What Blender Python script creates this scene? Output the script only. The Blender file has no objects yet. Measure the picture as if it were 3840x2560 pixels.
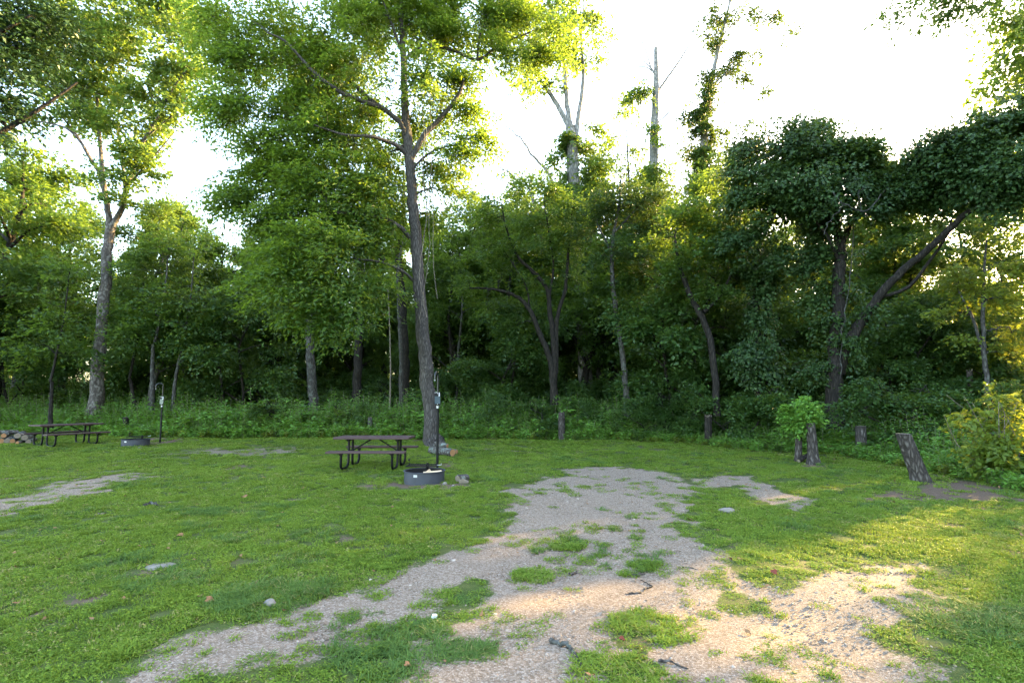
import bpy, bmesh, math, random
import numpy as np
from mathutils import Vector, Matrix, noise as mnoise

R = math.radians
rng = np.random.default_rng(11)
random.seed(5)
scene = bpy.context.scene
COL = scene.collection

# ------------------------------------------------------------------ camera model (3840 x 2560 photograph pixels -> world)
F, TILT, CAMH = 1920.0, R(6.5), 1.68


def gh(x, y):
    """Height of the ground: almost flat, rising a little towards the wood."""
    x = np.asarray(x, float); y = np.asarray(y, float)
    r = 0.0125 * np.clip(y - 6.0, 0, 14)
    bump = 0.018 * np.sin(x * 0.9 + 1.3) * np.sin(y * 0.7 + 0.4) + 0.012 * np.sin(x * 2.1 + y * 1.7)
    return r + bump


def ray(px, py):
    u, v = (px - 1920) / F, (1280 - py) / F
    return np.array([u, math.cos(TILT) - v * math.sin(TILT), math.sin(TILT) + v * math.cos(TILT)])


def P(px, py, Y):
    d = ray(px, py)
    s = Y / d[1]
    return np.array([d[0] * s, Y, CAMH + d[2] * s])


def G(px, py):
    d = ray(px, py)
    z = 0.0
    for _ in range(12):
        s = (z - CAMH) / d[2]
        z = float(gh(d[0] * s, d[1] * s))
    return np.array([d[0] * s, d[1] * s, z])


def ground(x, y):
    return np.array([x, y, float(gh(x, y))])


# ------------------------------------------------------------------ numpy value noise
def vnoise(x, y, seed=0):
    xi = np.floor(x).astype(np.int64); yi = np.floor(y).astype(np.int64)
    fx = x - xi; fy = y - yi
    fx = fx * fx * (3 - 2 * fx); fy = fy * fy * (3 - 2 * fy)

    def h(a, b):
        n = (a * 374761393 + b * 668265263 + seed * 982451653) & 0x7FFFFFFF
        n = ((n ^ (n >> 13)) * 1274126177) & 0x7FFFFFFF
        return ((n ^ (n >> 16)) & 0xFFFF) / 65535.0
    a, b, c, d = h(xi, yi), h(xi + 1, yi), h(xi, yi + 1), h(xi + 1, yi + 1)
    return (a * (1 - fx) + b * fx) * (1 - fy) + (c * (1 - fx) + d * fx) * fy


def fbm(x, y, seed=0, octs=4):
    s = 0; a = 0.5; t = 0
    for k in range(octs):
        s = s + a * vnoise(x * 2 ** k, y * 2 ** k, seed + k); t += a; a *= 0.5
    return s / t


def sstep(a, b, x):
    t = np.clip((x - a) / (b - a), 0, 1)
    return t * t * (3 - 2 * t)


def poly_sd(X, Y, poly):
    """Signed distance to a polygon (positive inside), vectorised."""
    poly = np.asarray(poly, float)
    d2 = np.full(X.shape, 1e9); inside = np.zeros(X.shape, bool)
    n = len(poly)
    for i in range(n):
        ax, ay = poly[i]; bx, by = poly[(i + 1) % n]
        ex, ey = bx - ax, by - ay
        t = np.clip(((X - ax) * ex + (Y - ay) * ey) / (ex * ex + ey * ey + 1e-12), 0, 1)
        d2 = np.minimum(d2, (X - ax - t * ex) ** 2 + (Y - ay - t * ey) ** 2)
        c = (ay > Y) != (by > Y)
        inside ^= c & (X < ex * (Y - ay) / (ey if abs(ey) > 1e-9 else 1e-9) + ax)
    return np.where(inside, 1, -1) * np.sqrt(d2)


# ------------------------------------------------------------------ mesh helpers
class MB:
    """Collects geometry (and one material index per face) for ONE mesh object."""
    def __init__(self):
        self.v = []; self.f = []; self.m = []; self.n = 0; self.smooth = []

    def add(self, v, faces, mat=0, smooth=True):
        v = np.asarray(v, float).reshape(-1, 3)
        for f in faces:
            f = np.asarray(f, np.int64)
            self.f.append(f + self.n)
            self.m.append(np.full(len(f), mat, np.int32)); self.smooth.append(np.full(len(f), smooth, bool))
        self.v.append(v); self.n += len(v)

    def tube(self, pts, rad, seg=8, mat=0, cap=True, wob=0.0, rs=None):
        pts = np.asarray(pts, float); n = len(pts)
        rad = np.broadcast_to(np.asarray(rad, float), (n,))
        t = np.gradient(pts, axis=0); t /= np.linalg.norm(t, axis=1)[:, None] + 1e-9
        ref = np.array([0, 1.0, 0]) if abs(t[0][2]) > 0.7 else np.array([0, 0, 1.0])
        V = []
        a = np.linspace(0, 2 * np.pi, seg, endpoint=False)
        u = None
        for i in range(n):
            u = ref if u is None else u
            u = u - t[i] * u.dot(t[i]); u /= np.linalg.norm(u) + 1e-9
            w = np.cross(t[i], u)
            rr = rad[i] * np.ones(seg)
            if wob:
                rr = rr * (1 + wob * np.sin(a * 3 + i * .4 + 1.0) * .5 + wob * np.sin(a * 5 - i * .9) * .5)
            V.append(pts[i] + rr[:, None] * (np.cos(a)[:, None] * u + np.sin(a)[:, None] * w))
        V = np.vstack(V)
        i0 = (np.arange(n - 1)[:, None] * seg + np.arange(seg)[None]).ravel()
        i1 = (np.arange(n - 1)[:, None] * seg + (np.arange(seg)[None] + 1) % seg).ravel()
        self.add(V, [np.stack([i0, i1, i1 + seg, i0 + seg], 1)], mat)
        if cap:
            for base, c, flip in ((0, pts[0], True), ((n - 1) * seg, pts[-1], False)):
                ring = V[base:base + seg]
                k = np.arange(seg)
                tri = np.stack([k, (k + 1) % seg, np.full(seg, seg)], 1)
                self.add(np.vstack([ring, c[None]]), [tri[:, ::-1] if flip else tri], mat, False)

    def box(self, c, s, rot=None, mat=0):
        c = np.asarray(c, float); s = np.asarray(s, float) / 2
        v = np.array([[x, y, z] for x in (-1, 1) for y in (-1, 1) for z in (-1, 1)], float) * s
        if rot is not None:
            v = v @ np.asarray(rot).T
        f = np.array([[0, 1, 3, 2], [4, 6, 7, 5], [0, 4, 5, 1], [2, 3, 7, 6], [0, 2, 6, 4], [1, 5, 7, 3]])
        self.add(v + c, [f], mat, False)

    def build(self, name, mats, parent=None, bevel=0.0, attr=None, loc=None):
        me = bpy.data.meshes.new(name)
        if self.v:
            V = np.vstack(self.v)
            if loc is not None:
                V = V - np.asarray(loc, float)
            me.vertices.add(len(V)); me.vertices.foreach_set('co', V.astype(np.float32).ravel())
            sizes = np.concatenate([np.full(len(f), f.shape[1], np.int32) for f in self.f])
            idx = np.concatenate([f.ravel() for f in self.f]).astype(np.int32)
            me.loops.add(len(idx)); me.loops.foreach_set('vertex_index', idx)
            me.polygons.add(len(sizes))
            st = np.zeros(len(sizes), np.int32); st[1:] = np.cumsum(sizes)[:-1]
            me.polygons.foreach_set('loop_start', st)
            me.polygons.foreach_set('material_index', np.concatenate(self.m))
            me.polygons.foreach_set('use_smooth', np.concatenate(self.smooth))
            if attr is not None:
                a = me.attributes.new('rnd', 'FLOAT', 'FACE'); a.data.foreach_set('value', np.asarray(attr, np.float32))
            me.update(calc_edges=True)
        for m in (mats if isinstance(mats, (list, tuple)) else [mats]):
            me.materials.append(m)
        o = bpy.data.objects.new(name, me)
        COL.objects.link(o)
        if loc is not None and parent is None:
            o.location = [float(q) for q in loc]
        if parent is not None:
            o.parent = parent
        if bevel:
            b = o.modifiers.new('bevel', 'BEVEL'); b.width = bevel; b.segments = 2; b.limit_method = 'ANGLE'
        return o


def tag(o, label, cat, group=None, kind=None):
    if label: o['label'] = label
    if cat: o['category'] = cat
    if group: o['group'] = group
    if kind: o['kind'] = kind
    return o


def empty(name, loc, label, cat, rz=0.0, group=None):
    o = bpy.data.objects.new(name, None); COL.objects.link(o)
    o.location = [float(q) for q in loc]; o.rotation_euler = (0, 0, rz); o.empty_display_size = .2
    return tag(o, label, cat, group)


def copy_thing(src, loc, rz, sc=1.0, label=None, group=None, zs=None):
    r = src.copy(); COL.objects.link(r)
    r.location = [float(q) for q in loc]; r.rotation_euler = (0, 0, rz); r.scale = (sc, sc, sc * (zs or 1))
    if label: r['label'] = label
    if group: r['group'] = group
    for ch in src.children:
        c = ch.copy(); COL.objects.link(c); c.parent = r
        for g in ch.children:
            d = g.copy(); COL.objects.link(d); d.parent = c
    return r


def spline(pts, n=6):
    """Catmull-Rom through points (any dimension), n samples per span."""
    p = np.asarray(pts, float)
    if len(p) < 3:
        t = np.linspace(0, 1, n + 1)[:, None]
        return p[0] * (1 - t) + p[-1] * t
    q = np.vstack([2 * p[0] - p[1], p, 2 * p[-1] - p[-2]])
    out = []
    for i in range(1, len(q) - 2):
        t = np.linspace(0, 1, n, endpoint=False)[:, None]
        a, b, c, d = q[i - 1], q[i], q[i + 1], q[i + 2]
        out.append(.5 * ((2 * b) + (-a + c) * t + (2 * a - 5 * b + 4 * c - d) * t ** 2 + (-a + 3 * b - 3 * c + d) * t ** 3))
    out.append(p[-1][None])
    return np.vstack(out)


def unit(v):
    return v / (np.linalg.norm(v, axis=-1, keepdims=True) + 1e-9)


# ------------------------------------------------------------------ materials
class NT:
    def __init__(self, name):
        self.m = bpy.data.materials.new(name); self.m.use_nodes = True
        self.t = self.m.node_tree; self.t.nodes.clear()
        self.out = self.n('ShaderNodeOutputMaterial')

    def n(self, kind, **kw):
        x = self.t.nodes.new(kind)
        for k, v in kw.items():
            if isinstance(k, str) and k.startswith('i_'):
                k = k[2:]
                x.inputs[int(k) if k.isdigit() else k.replace('_', ' ')].default_value = v
            else:
                setattr(x, k, v)
        return x

    def l(self, a, b):
        self.t.links.new(a, b)

    def ramp(self, fac, stops, interp='LINEAR'):
        r = self.n('ShaderNodeValToRGB'); e = r.color_ramp.elements; r.color_ramp.interpolation = interp
        while len(e) > 1: e.remove(e[-1])
        e[0].position = stops[0][0]; e[0].color = (*stops[0][1], 1)
        for p, c in stops[1:]:
            q = e.new(p); q.color = (*c, 1)
        self.l(fac, r.inputs[0]); return r.outputs[0]

    def mix(self, fac, a, b, mode='MIX'):
        x = self.n('ShaderNodeMix'); x.data_type = 'RGBA'; x.blend_type = mode
        for s, v in ((x.inputs[0], fac), (x.inputs[6], a), (x.inputs[7], b)):
            if isinstance(v, (int, float)): s.default_value = v
            elif isinstance(v, tuple): s.default_value = (*v, 1)
            else: self.l(v, s)
        return x.outputs[2]

    def math(self, op, a, b=0.0, clamp=False):
        x = self.n('ShaderNodeMath'); x.operation = op; x.use_clamp = clamp
        for s, v in ((x.inputs[0], a), (x.inputs[1], b)):
            if isinstance(v, (int, float)): s.default_value = v
            else: self.l(v, s)
        return x.outputs[0]

    def noise(self, vec, scale, detail=3, rough=.55, out=0):
        x = self.n('ShaderNodeTexNoise'); x.inputs['Scale'].default_value = scale
        x.inputs['Detail'].default_value = detail; x.inputs['Roughness'].default_value = rough
        if vec is not None: self.l(vec, x.inputs['Vector'])
        return x.outputs[out]

    def mapping(self, vec, scale=(1, 1, 1)):
        x = self.n('ShaderNodeMapping'); x.inputs['Scale'].default_value = scale
        self.l(vec, x.inputs['Vector']); return x.outputs[0]

    def bump(self, h, strength=.5, dist=.02, normal=None):
        b = self.n('ShaderNodeBump'); b.inputs['Strength'].default_value = strength; b.inputs['Distance'].default_value = dist
        self.l(h, b.inputs['Height'])
        if normal is not None: self.l(normal, b.inputs['Normal'])
        return b.outputs[0]

    def principled(self, col, rough=.7, normal=None, spec=.4, metal=0.0):
        p = self.n('ShaderNodeBsdfPrincipled')
        for s, v in (('Base Color', col), ('Roughness', rough)):
            if isinstance(v, tuple): p.inputs[s].default_value = (*v, 1)
            elif isinstance(v, (int, float)): p.inputs[s].default_value = v
            else: self.l(v, p.inputs[s])
        p.inputs['Specular IOR Level'].default_value = spec; p.inputs['Metallic'].default_value = metal
        if normal is not None: self.l(normal, p.inputs['Normal'])
        return p

    def done(self, shader):
        self.l(shader.outputs[0] if hasattr(shader, 'outputs') else shader, self.out.inputs['Surface']); return self.m


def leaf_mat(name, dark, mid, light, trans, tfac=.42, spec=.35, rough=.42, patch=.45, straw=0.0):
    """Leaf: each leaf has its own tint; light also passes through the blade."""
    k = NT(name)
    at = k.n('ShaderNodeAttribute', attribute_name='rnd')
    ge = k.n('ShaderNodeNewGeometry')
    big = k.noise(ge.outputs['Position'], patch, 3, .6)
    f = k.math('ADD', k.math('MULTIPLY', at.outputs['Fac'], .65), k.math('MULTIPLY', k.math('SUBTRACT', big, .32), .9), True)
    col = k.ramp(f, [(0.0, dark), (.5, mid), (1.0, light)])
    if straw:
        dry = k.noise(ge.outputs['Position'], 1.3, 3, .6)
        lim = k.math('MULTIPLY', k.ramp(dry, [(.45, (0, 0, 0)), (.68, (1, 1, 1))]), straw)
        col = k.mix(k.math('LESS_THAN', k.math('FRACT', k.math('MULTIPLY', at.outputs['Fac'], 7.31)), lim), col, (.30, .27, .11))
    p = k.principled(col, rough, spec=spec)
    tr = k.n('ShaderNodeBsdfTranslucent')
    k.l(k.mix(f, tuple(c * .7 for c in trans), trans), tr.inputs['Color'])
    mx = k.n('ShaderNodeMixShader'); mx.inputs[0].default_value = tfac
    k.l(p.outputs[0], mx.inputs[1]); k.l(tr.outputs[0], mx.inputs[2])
    return k.done(mx)


def bark_mat(name, dark, mid, light, scale=6.0, stretch=.18, bump=.8, lichen=None, dist=.03):
    k = NT(name)
    tc = k.n('ShaderNodeTexCoord')
    v = k.mapping(tc.outputs['Object'], (scale, scale, scale * stretch))
    n1 = k.noise(v, 3.0, 5, .65)
    vo = k.n('ShaderNodeTexVoronoi'); vo.feature = 'DISTANCE_TO_EDGE'; vo.inputs['Scale'].default_value = 3.2
    k.l(k.mix(.25, v, k.noise(v, 2.0, 3, .5, 1)), vo.inputs['Vector'])
    ridge = k.math('MINIMUM', k.math('MULTIPLY', vo.outputs['Distance'], 3.0), 1.0)
    f = k.math('ADD', k.math('MULTIPLY', n1, .6), k.math('MULTIPLY', ridge, .45), True)
    col = k.ramp(f, [(.22, dark), (.52, mid), (.85, light)])
    if lichen:
        ln = k.noise(tc.outputs['Object'], 5.5, 4, .6)
        col = k.mix(k.ramp(ln, [(.55, (0, 0, 0)), (.66, (1, 1, 1))]), col, lichen)
    p = k.principled(col, .85, k.bump(f, bump, dist), spec=.2)
    return k.done(p)


def plain_mat(name, col, rough=.5, spec=.4, metal=0.0, var=.25, scale=9.0, bump=0.0):
    k = NT(name)
    tc = k.n('ShaderNodeTexCoord')
    n = k.noise(tc.outputs['Object'], scale, 5, .65)
    c = k.mix(n, tuple(q * (1 - var) for q in col), tuple(min(1, q * (1 + var)) for q in col))
    r = k.math('ADD', k.math('MULTIPLY', n, .25), rough - .12)
    nm = k.bump(k.noise(tc.outputs['Object'], scale * 8, 4), bump, .004) if bump else None
    return k.done(k.principled(c, r, nm, spec, metal))


M = {}
# foliage of the different trees
M['leaf_elm'] = leaf_mat('elm_leaf', (.022, .057, .012), (.046, .102, .016), (.090, .163, .023), (.31, .44, .035), .45)
M['leaf_wood'] = leaf_mat('wood_leaf', (.019, .048, .012), (.039, .087, .018), (.080, .143, .025), (.29, .42, .04), .40)
M['leaf_syc'] = leaf_mat('sycamore_leaf', (.026, .060, .017), (.052, .105, .022), (.098, .163, .030), (.29, .41, .05), .42)
M['leaf_vine'] = leaf_mat('vine_leaf', (.016, .040, .013), (.032, .070, .020), (.064, .118, .028), (.17, .25, .025), .28, .3, .45)
M['leaf_dark'] = leaf_mat('understory_leaf', (.018, .046, .012), (.036, .086, .020), (.070, .135, .026), (.22, .31, .03), .35)
M['leaf_weed'] = leaf_mat('weed_leaf', (.065, .165, .030), (.12, .265, .042), (.185, .33, .048), (.24, .40, .03), .30, patch=.6)
M['leaf_lit'] = leaf_mat('sunlit_yellow_green_leaf', (.06, .11, .018), (.11, .17, .024), (.18, .24, .03), (.42, .45, .04), .45)  # paler, yellower leaf with the look of sunlight put into its colour
M['grass'] = leaf_mat('grass_blade', (.068, .130, .020), (.145, .235, .032), (.24, .325, .050), (.30, .37, .035), .32, .08, .6, patch=.55, straw=.16)
M['grass_blue'] = leaf_mat('coarse_grass_blade', (.055, .115, .030), (.10, .18, .042), (.155, .235, .050), (.20, .30, .04), .3, .12, .55, patch=.55, straw=.10)
M['dry_leaf'] = plain_mat('dry_leaf', (.22, .12, .06), .7, .2, var=.5, scale=12)
M['red_leaf'] = plain_mat('red_leaf', (.16, .035, .02), .6, .2)
M['leaf_shade'] = leaf_mat('shade_tinted_leaf', (.010, .032, .014), (.020, .054, .022), (.040, .085, .026), (.07, .13, .02), .14, .3, .45)  # boughs in shade: the darkness is put into the leaf colour
# barks
M['bark_elm'] = bark_mat('elm_bark', (0.0293, 0.0251, 0.0235), (0.0711, 0.0636, 0.0602), (0.1423, 0.1297, 0.1214), 9, .16, 1.0)
M['bark_dark'] = bark_mat('dark_bark', (0.0091, 0.0077, 0.0070), (0.0231, 0.0196, 0.0168), (0.0490, 0.0420, 0.0364), 7, .2, .8)
M['bark_grey'] = bark_mat('grey_bark', (0.0248, 0.0229, 0.0217), (0.0620, 0.0583, 0.0546), (0.1178, 0.1116, 0.1054), 7, .3, .7, (.10, .112, .10))
M['bark_syc'] = bark_mat('sycamore_bark', (0.0434, 0.0360, 0.0329), (0.0992, 0.0868, 0.0806), (0.1860, 0.1705, 0.1612), 3.2, .45, .5, (.20, .19, .18), .02)
M['bark_stump'] = bark_mat('weathered_stump_bark', (.022, .018, .016), (.055, .047, .042), (.14, .125, .115), 7, .3, .8)
M['bark_white'] = bark_mat('pale_limb_bark', (.10, .095, .09), (.20, .19, .178), (.33, .31, .29), 3, .4, .5)
M['bark_log'] = bark_mat('log_bark', (.035, .03, .027), (.085, .078, .07), (.18, .17, .16), 8, .35, .8, (.20, .24, .215))
M['vine_stem'] = bark_mat('vine_stem', (.09, .075, .06), (.20, .17, .14), (.33, .29, .24), 14, .2, .4)


def cut_wood(name, a, b):
    k = NT(name); tc = k.n('ShaderNodeTexCoord')
    w = k.n('ShaderNodeTexNoise'); w.inputs['Scale'].default_value = 14; w.inputs['Detail'].default_value = 5
    k.l(tc.outputs['Object'], w.inputs['Vector'])
    return k.done(k.principled(k.mix(w.outputs[0], a, b), .8, k.bump(w.outputs[0], .4, .006), .15))


M['cut_fresh'] = cut_wood('fresh_cut_wood', (.22, .10, .045), (.42, .24, .12))
M['cut_pale'] = cut_wood('weathered_cut_wood', (.13, .105, .08), (.27, .23, .18))
M['split_wood'] = cut_wood('split_firewood', (.45, .30, .18), (.70, .55, .38))
# made things
M['table_slab'] = plain_mat('brown_recycled_slab', (.070, .043, .043), .55, .25, var=.2, scale=14, bump=.25)
M['black_metal'] = plain_mat('black_painted_steel', (.006, .006, .007), .5, .22, var=.3)
M['hook_metal'] = plain_mat('glossy_black_steel', (.010, .010, .012), .35, .5, var=.2)
M['ring_steel'] = plain_mat('grey_rolled_steel', (.050, .055, .070), .55, .35, metal=.2, var=.35, scale=5, bump=.1)
M['ring_soot'] = plain_mat('sooty_steel', (.018, .017, .018), .75, .3, var=.4)
M['bare_steel'] = plain_mat('galvanised_steel', (.42, .44, .47), .4, .5, metal=.6)
M['white_paint'] = plain_mat('white_lettering', (.80, .80, .80), .6, .3, var=.03)
M['notice'] = plain_mat('sign_notice_under_plastic', (.055, .078, .09), .5, .15, var=.35, scale=16)
M['notice_paper'] = plain_mat('pale_notice_paper', (.20, .225, .18), .5, .3, var=.2, scale=18)
M['tag_plate'] = plain_mat('aluminium_tag', (.50, .50, .52), .4, .5, metal=.3, var=.15)
M['litter'] = plain_mat('white_paper_litter', (.78, .78, .80), .6, .3, var=.05)
M['limestone'] = plain_mat('pale_limestone', (.20, .18, .16), .85, .2, var=.25, scale=7, bump=.6)
M['pebble'] = None


def pebble_mat():
    k = NT('gravel_pebble')
    oi = k.n('ShaderNodeObjectInfo')
    c = k.ramp(oi.outputs['Random'], [(0, (.14, .10, .072)), (.35, (.22, .167, .128)), (.75, (.29, .23, .185)), (1, (.38, .325, .28))])
    return k.done(k.principled(c, .8, spec=.25))


M['pebble'] = pebble_mat()
# ------------------------------------------------------------------ leaf sprays
def leaf_arrays(c, d, n, L, W):
    """One folded four-cornered leaf per row."""
    d = unit(d); side = unit(np.cross(d, n)); n = np.cross(side, d)
    L = np.asarray(L)[:, None]; W = np.asarray(W)[:, None]
    v0 = c
    v1 = c + d * L * .45 + side * W * .5 + n * W * .13
    v2 = c + d * L - n * L * .10
    v3 = c + d * L * .45 - side * W * .5 + n * W * .13
    V = np.stack([v0, v1, v2, v3], 1).reshape(-1, 3)
    k = np.arange(len(c))[:, None] * 4
    T = np.concatenate([k + np.array([[0, 1, 2]]), k + np.array([[0, 2, 3]])], 1).reshape(-1, 3)
    return V, T


def spray_leaves(cen, outd, K, SL, SW, L, W, rg, tilt=.5, droop=.25, hang=0.0):
    """Flat sprays of K leaves about each centre, pointing along outd."""
    S = len(cen)
    up = np.array([0, 0, 1.0])
    d = unit(outd + rg.normal(0, .25, (S, 3))) * np.array([1, 1, .6]) - up * droop
    d = unit(d)
    side = unit(np.cross(d, up + rg.normal(0, .15, (S, 3))))
    n = np.cross(side, d)
    n = np.where(n[:, 2:3] < 0, -n, n)
    sz = rg.uniform(.65, 1.35, (S, 1))
    t = rg.random((S, K)); s = rg.uniform(-1, 1, (S, K)) * (1.0 - .55 * t)
    pos = (cen[:, None] + d[:, None] * ((t - .45) * SL * sz)[..., None] + side[:, None] * (s * SW * sz)[..., None]
           + n[:, None] * rg.normal(0, .07 * SL, (S, K))[..., None] - up * ((t ** 2) * SL * .22)[..., None])
    ld = d[:, None] * rg.uniform(.3, 1, (S, K))[..., None] + side[:, None] * (np.sign(s) * rg.uniform(.3, 1, (S, K)))[..., None] + rg.normal(0, .3, (S, K, 3)) - up * hang
    nn = n[:, None] * (1 - hang * .5) + rg.normal(0, tilt, (S, K, 3)) + outd[:, None] * hang
    f = lambda a: a.reshape(-1, 3)
    q = rg.uniform(.65, 1.25, S * K)
    return leaf_arrays(f(pos), f(ld), f(nn), L * q, W * q)


def blob_points(c, r, n, rg, gap=.12, shell=.45, freq=.75, tier=0.0):
    """Points filling an ellipsoid, thinned by noise so that gaps stay between clumps."""
    c = np.asarray(c, float); r = np.asarray(r, float)
    out = []
    tries = 0
    while len(out) < n and tries < n * 8:
        tries += 1
        v = rg.normal(0, 1, 3); v /= np.linalg.norm(v)
        q = c + v * r * rg.random() ** shell * min(1.55, math.exp(rg.normal(-.04, .22)))
        if tier:
            off = q - c; q[2] = c[2] + (round(off[2] / tier + rg.normal(0, .12)) * tier) + .10 * math.hypot(off[0], off[1]) * (-1 if off[2] < .3 else .3) + rg.normal(0, .05) + .12 * math.sin(q[0] * 1.7 + q[1] * 1.3)
        if mnoise.noise(Vector(q * freq)) + .35 * mnoise.noise(Vector(q * freq * 2.7)) > -gap + .0:
            out.append(q)
    return np.array(out).reshape(-1, 3)


def build_tree(name, label, cat, base, stems, blobs, lm, bm, K=26, SL=.9, SW=.45, L=.12, W=.06, tilt=.5, droop=.25, hang=0.0,
               seed=1, seg=10, twig=.5, gap=.12, group=None, vines=None, crown_name='crown', wob=.10, extra_bark=None, freq=.75, shell=.45, tier=0.0):
    """stems: [(points, radii, material slot)], blobs: [(centre, (rx,ry,rz), n sprays)] -> Empty with children trunk and crown."""
    rg = np.random.default_rng(seed)
    base = np.asarray(base, float)
    root = empty(name, base, label, cat, group=group)
    tr = MB(); nodes = []
    for st in stems:
        pts, rad = st[0], st[1]
        ms = st[2] if len(st) > 2 else 0
        a = np.hstack([np.asarray(pts, float), np.asarray(rad, float)[:, None]])
        sp = spline(a, 6)
        jit = rg.normal(0, 1, (len(sp), 3)) * (sp[:, 3:4] * .10)
        jit[0] = 0
        sp[:, :3] += jit
        tr.tube(sp[:, :3], np.maximum(sp[:, 3], .004), seg if sp[0, 3] > .06 else 6, ms, wob=wob)
        nodes.append(sp)
    nodes = np.vstack(nodes)
    cs, od = [], []
    axis = nodes[:, :3].mean(0)
    for (c, r, n) in blobs:
        c = np.asarray(c, float); r = np.broadcast_to(np.asarray(r, float), (3,))
        # a branch from the nearest limb into the clump
        dd = np.linalg.norm(nodes[:, :3] - c, axis=1) + .6 * np.clip(nodes[:, 2] - c[2], 0, 9)
        j = int(np.argmin(dd)); q = nodes[j]
        if dd[j] > .5 * r.min() and twig > 0:
            mid = (q[:3] + c) / 2 + np.array([0, 0, .12 * np.linalg.norm(c - q[:3])])
            r0 = min(q[3] * .6, .02 + .012 * np.linalg.norm(c - q[:3]))
            br = spline(np.array([[*q[:3], r0], [*mid, r0 * .7], [*c, r0 * .35]]), 5)
            br[1:-1, :3] += rg.normal(0, .05, (len(br) - 2, 3))
            tr.tube(br[:, :3], br[:, 3], 5, 0, wob=0)
            nodes = np.vstack([nodes, br])
        p = blob_points(c, r, n, rg, gap, shell, freq, tier)
        if len(p) == 0: continue
        o = unit((p - c) / r) * .7 + unit((p - axis) * np.array([1, 1, .2])) * .6
        cs.append(p); od.append(unit(o))
        if twig > 0:
            k = max(1, int(len(p) * twig))
            sel = rg.choice(len(p), k, replace=False)
            for i in sel:
                e = p[i] - o[i] * SL * .3
                dn = np.linalg.norm(nodes[:, :3] - e, axis=1)
                jn = int(np.argmin(dn)); b = nodes[jn, :3]
                if dn[jn] < .15: continue
                m = (b + e) / 2 + rg.normal(0, .08, 3) + np.array([0, 0, .06 * dn[jn]])
                rr = min(max(.004, nodes[jn, 3] * .5), .006 + .005 * dn[jn])
                tr.tube(np.array([b, m, e, p[i] + o[i] * SL * .35]), [rr, rr * .8, rr * .55, .002], 3, 0, cap=False)
    if vines:
        for (pts, rad) in vines:
            sp = spline(np.asarray(pts, float), 6)
            sp[1:-1] += rg.normal(0, .02, (len(sp) - 2, 3))
            tr.tube(sp, np.full(len(sp), rad), 5, 1 if extra_bark else 0)
    t = tr.build('trunk', [bm] + ([extra_bark] if extra_bark else []), root, loc=base)
    if cs:
        cs = np.vstack(cs); od = np.vstack(od)
        V, T = spray_leaves(cs, od, K, SL, SW, L, W, rg, tilt, droop, hang)
        cm = MB(); cm.add(V, [T], 0, False)
        cm.build(crown_name, lm, root, attr=np.repeat(rg.random(len(T) // 2), 2), loc=base)
    return root


# ------------------------------------------------------------------ scatter: many instances as ONE stuff object
def proto_object(name, mb, mats, attr=None):
    o = mb.build(name, mats, attr=attr)
    COL.objects.unlink(o)            # only a source of instances, it does not stand in the scene itself
    return o


def scatter(name, pts, rot, scl, var, sources, label=None):
    me = bpy.data.meshes.new(name)
    n = len(pts)
    me.vertices.add(n); me.vertices.foreach_set('co', np.asarray(pts, np.float32).ravel())
    a = me.attributes.new('rot', 'FLOAT_VECTOR', 'POINT'); a.data.foreach_set('vector', np.asarray(rot, np.float32).ravel())
    a = me.attributes.new('scl', 'FLOAT_VECTOR', 'POINT'); a.data.foreach_set('vector', np.asarray(scl, np.float32).ravel())
    a = me.attributes.new('kind_no', 'INT', 'POINT'); a.data.foreach_set('value', np.asarray(var, np.int32))
    o = bpy.data.objects.new(name, me); COL.objects.link(o)
    g = bpy.data.node_groups.new(name + '_scatter', 'GeometryNodeTree')
    g.interface.new_socket('Geometry', in_out='INPUT', socket_type='NodeSocketGeometry')
    g.interface.new_socket('Geometry', in_out='OUTPUT', socket_type='NodeSocketGeometry')
    N = g.nodes.new; Lk = g.links.new
    gi = N('NodeGroupInput'); go = N('NodeGroupOutput'); jo = N('GeometryNodeJoinGeometry')

    def attr(nm, dt):
        x = N('GeometryNodeInputNamedAttribute'); x.data_type = dt; x.inputs['Name'].default_value = nm
        return [s for s in x.outputs if s.enabled and s.name == 'Attribute'][0]
    ra, sa, ka = attr('rot', 'FLOAT_VECTOR'), attr('scl', 'FLOAT_VECTOR'), attr('kind_no', 'INT')
    for k, srcs in enumerate(sources):
        for src in (srcs if isinstance(srcs, (list, tuple)) else [srcs]):
            oi = N('GeometryNodeObjectInfo'); oi.inputs['Object'].default_value = src; oi.inputs['As Instance'].default_value = True
            cp = N('FunctionNodeCompare'); cp.data_type = 'INT'; cp.operation = 'EQUAL'
            ci = [s for s in cp.inputs if s.enabled]
            Lk(ka, ci[0]); ci[1].default_value = k
            ip = N('GeometryNodeInstanceOnPoints')
            Lk(gi.outputs[0], ip.inputs['Points']); Lk(cp.outputs[0], ip.inputs['Selection']); Lk(oi.outputs['Geometry'], ip.inputs['Instance'])
            Lk(ra, ip.inputs['Rotation']); Lk(sa, ip.inputs['Scale'])
            Lk(ip.outputs[0], jo.inputs[0])
    Lk(jo.outputs[0], go.inputs[0])
    md = o.modifiers.new('scatter', 'NODES'); md.node_group = g
    o['kind'] = 'stuff'
    if label: o['label'] = label
    return o


# ------------------------------------------------------------------ ground: where grass, gravel and bare soil lie
def gp(pts):
    return [tuple(G(x, y)[:2]) for x, y in pts]


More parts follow.
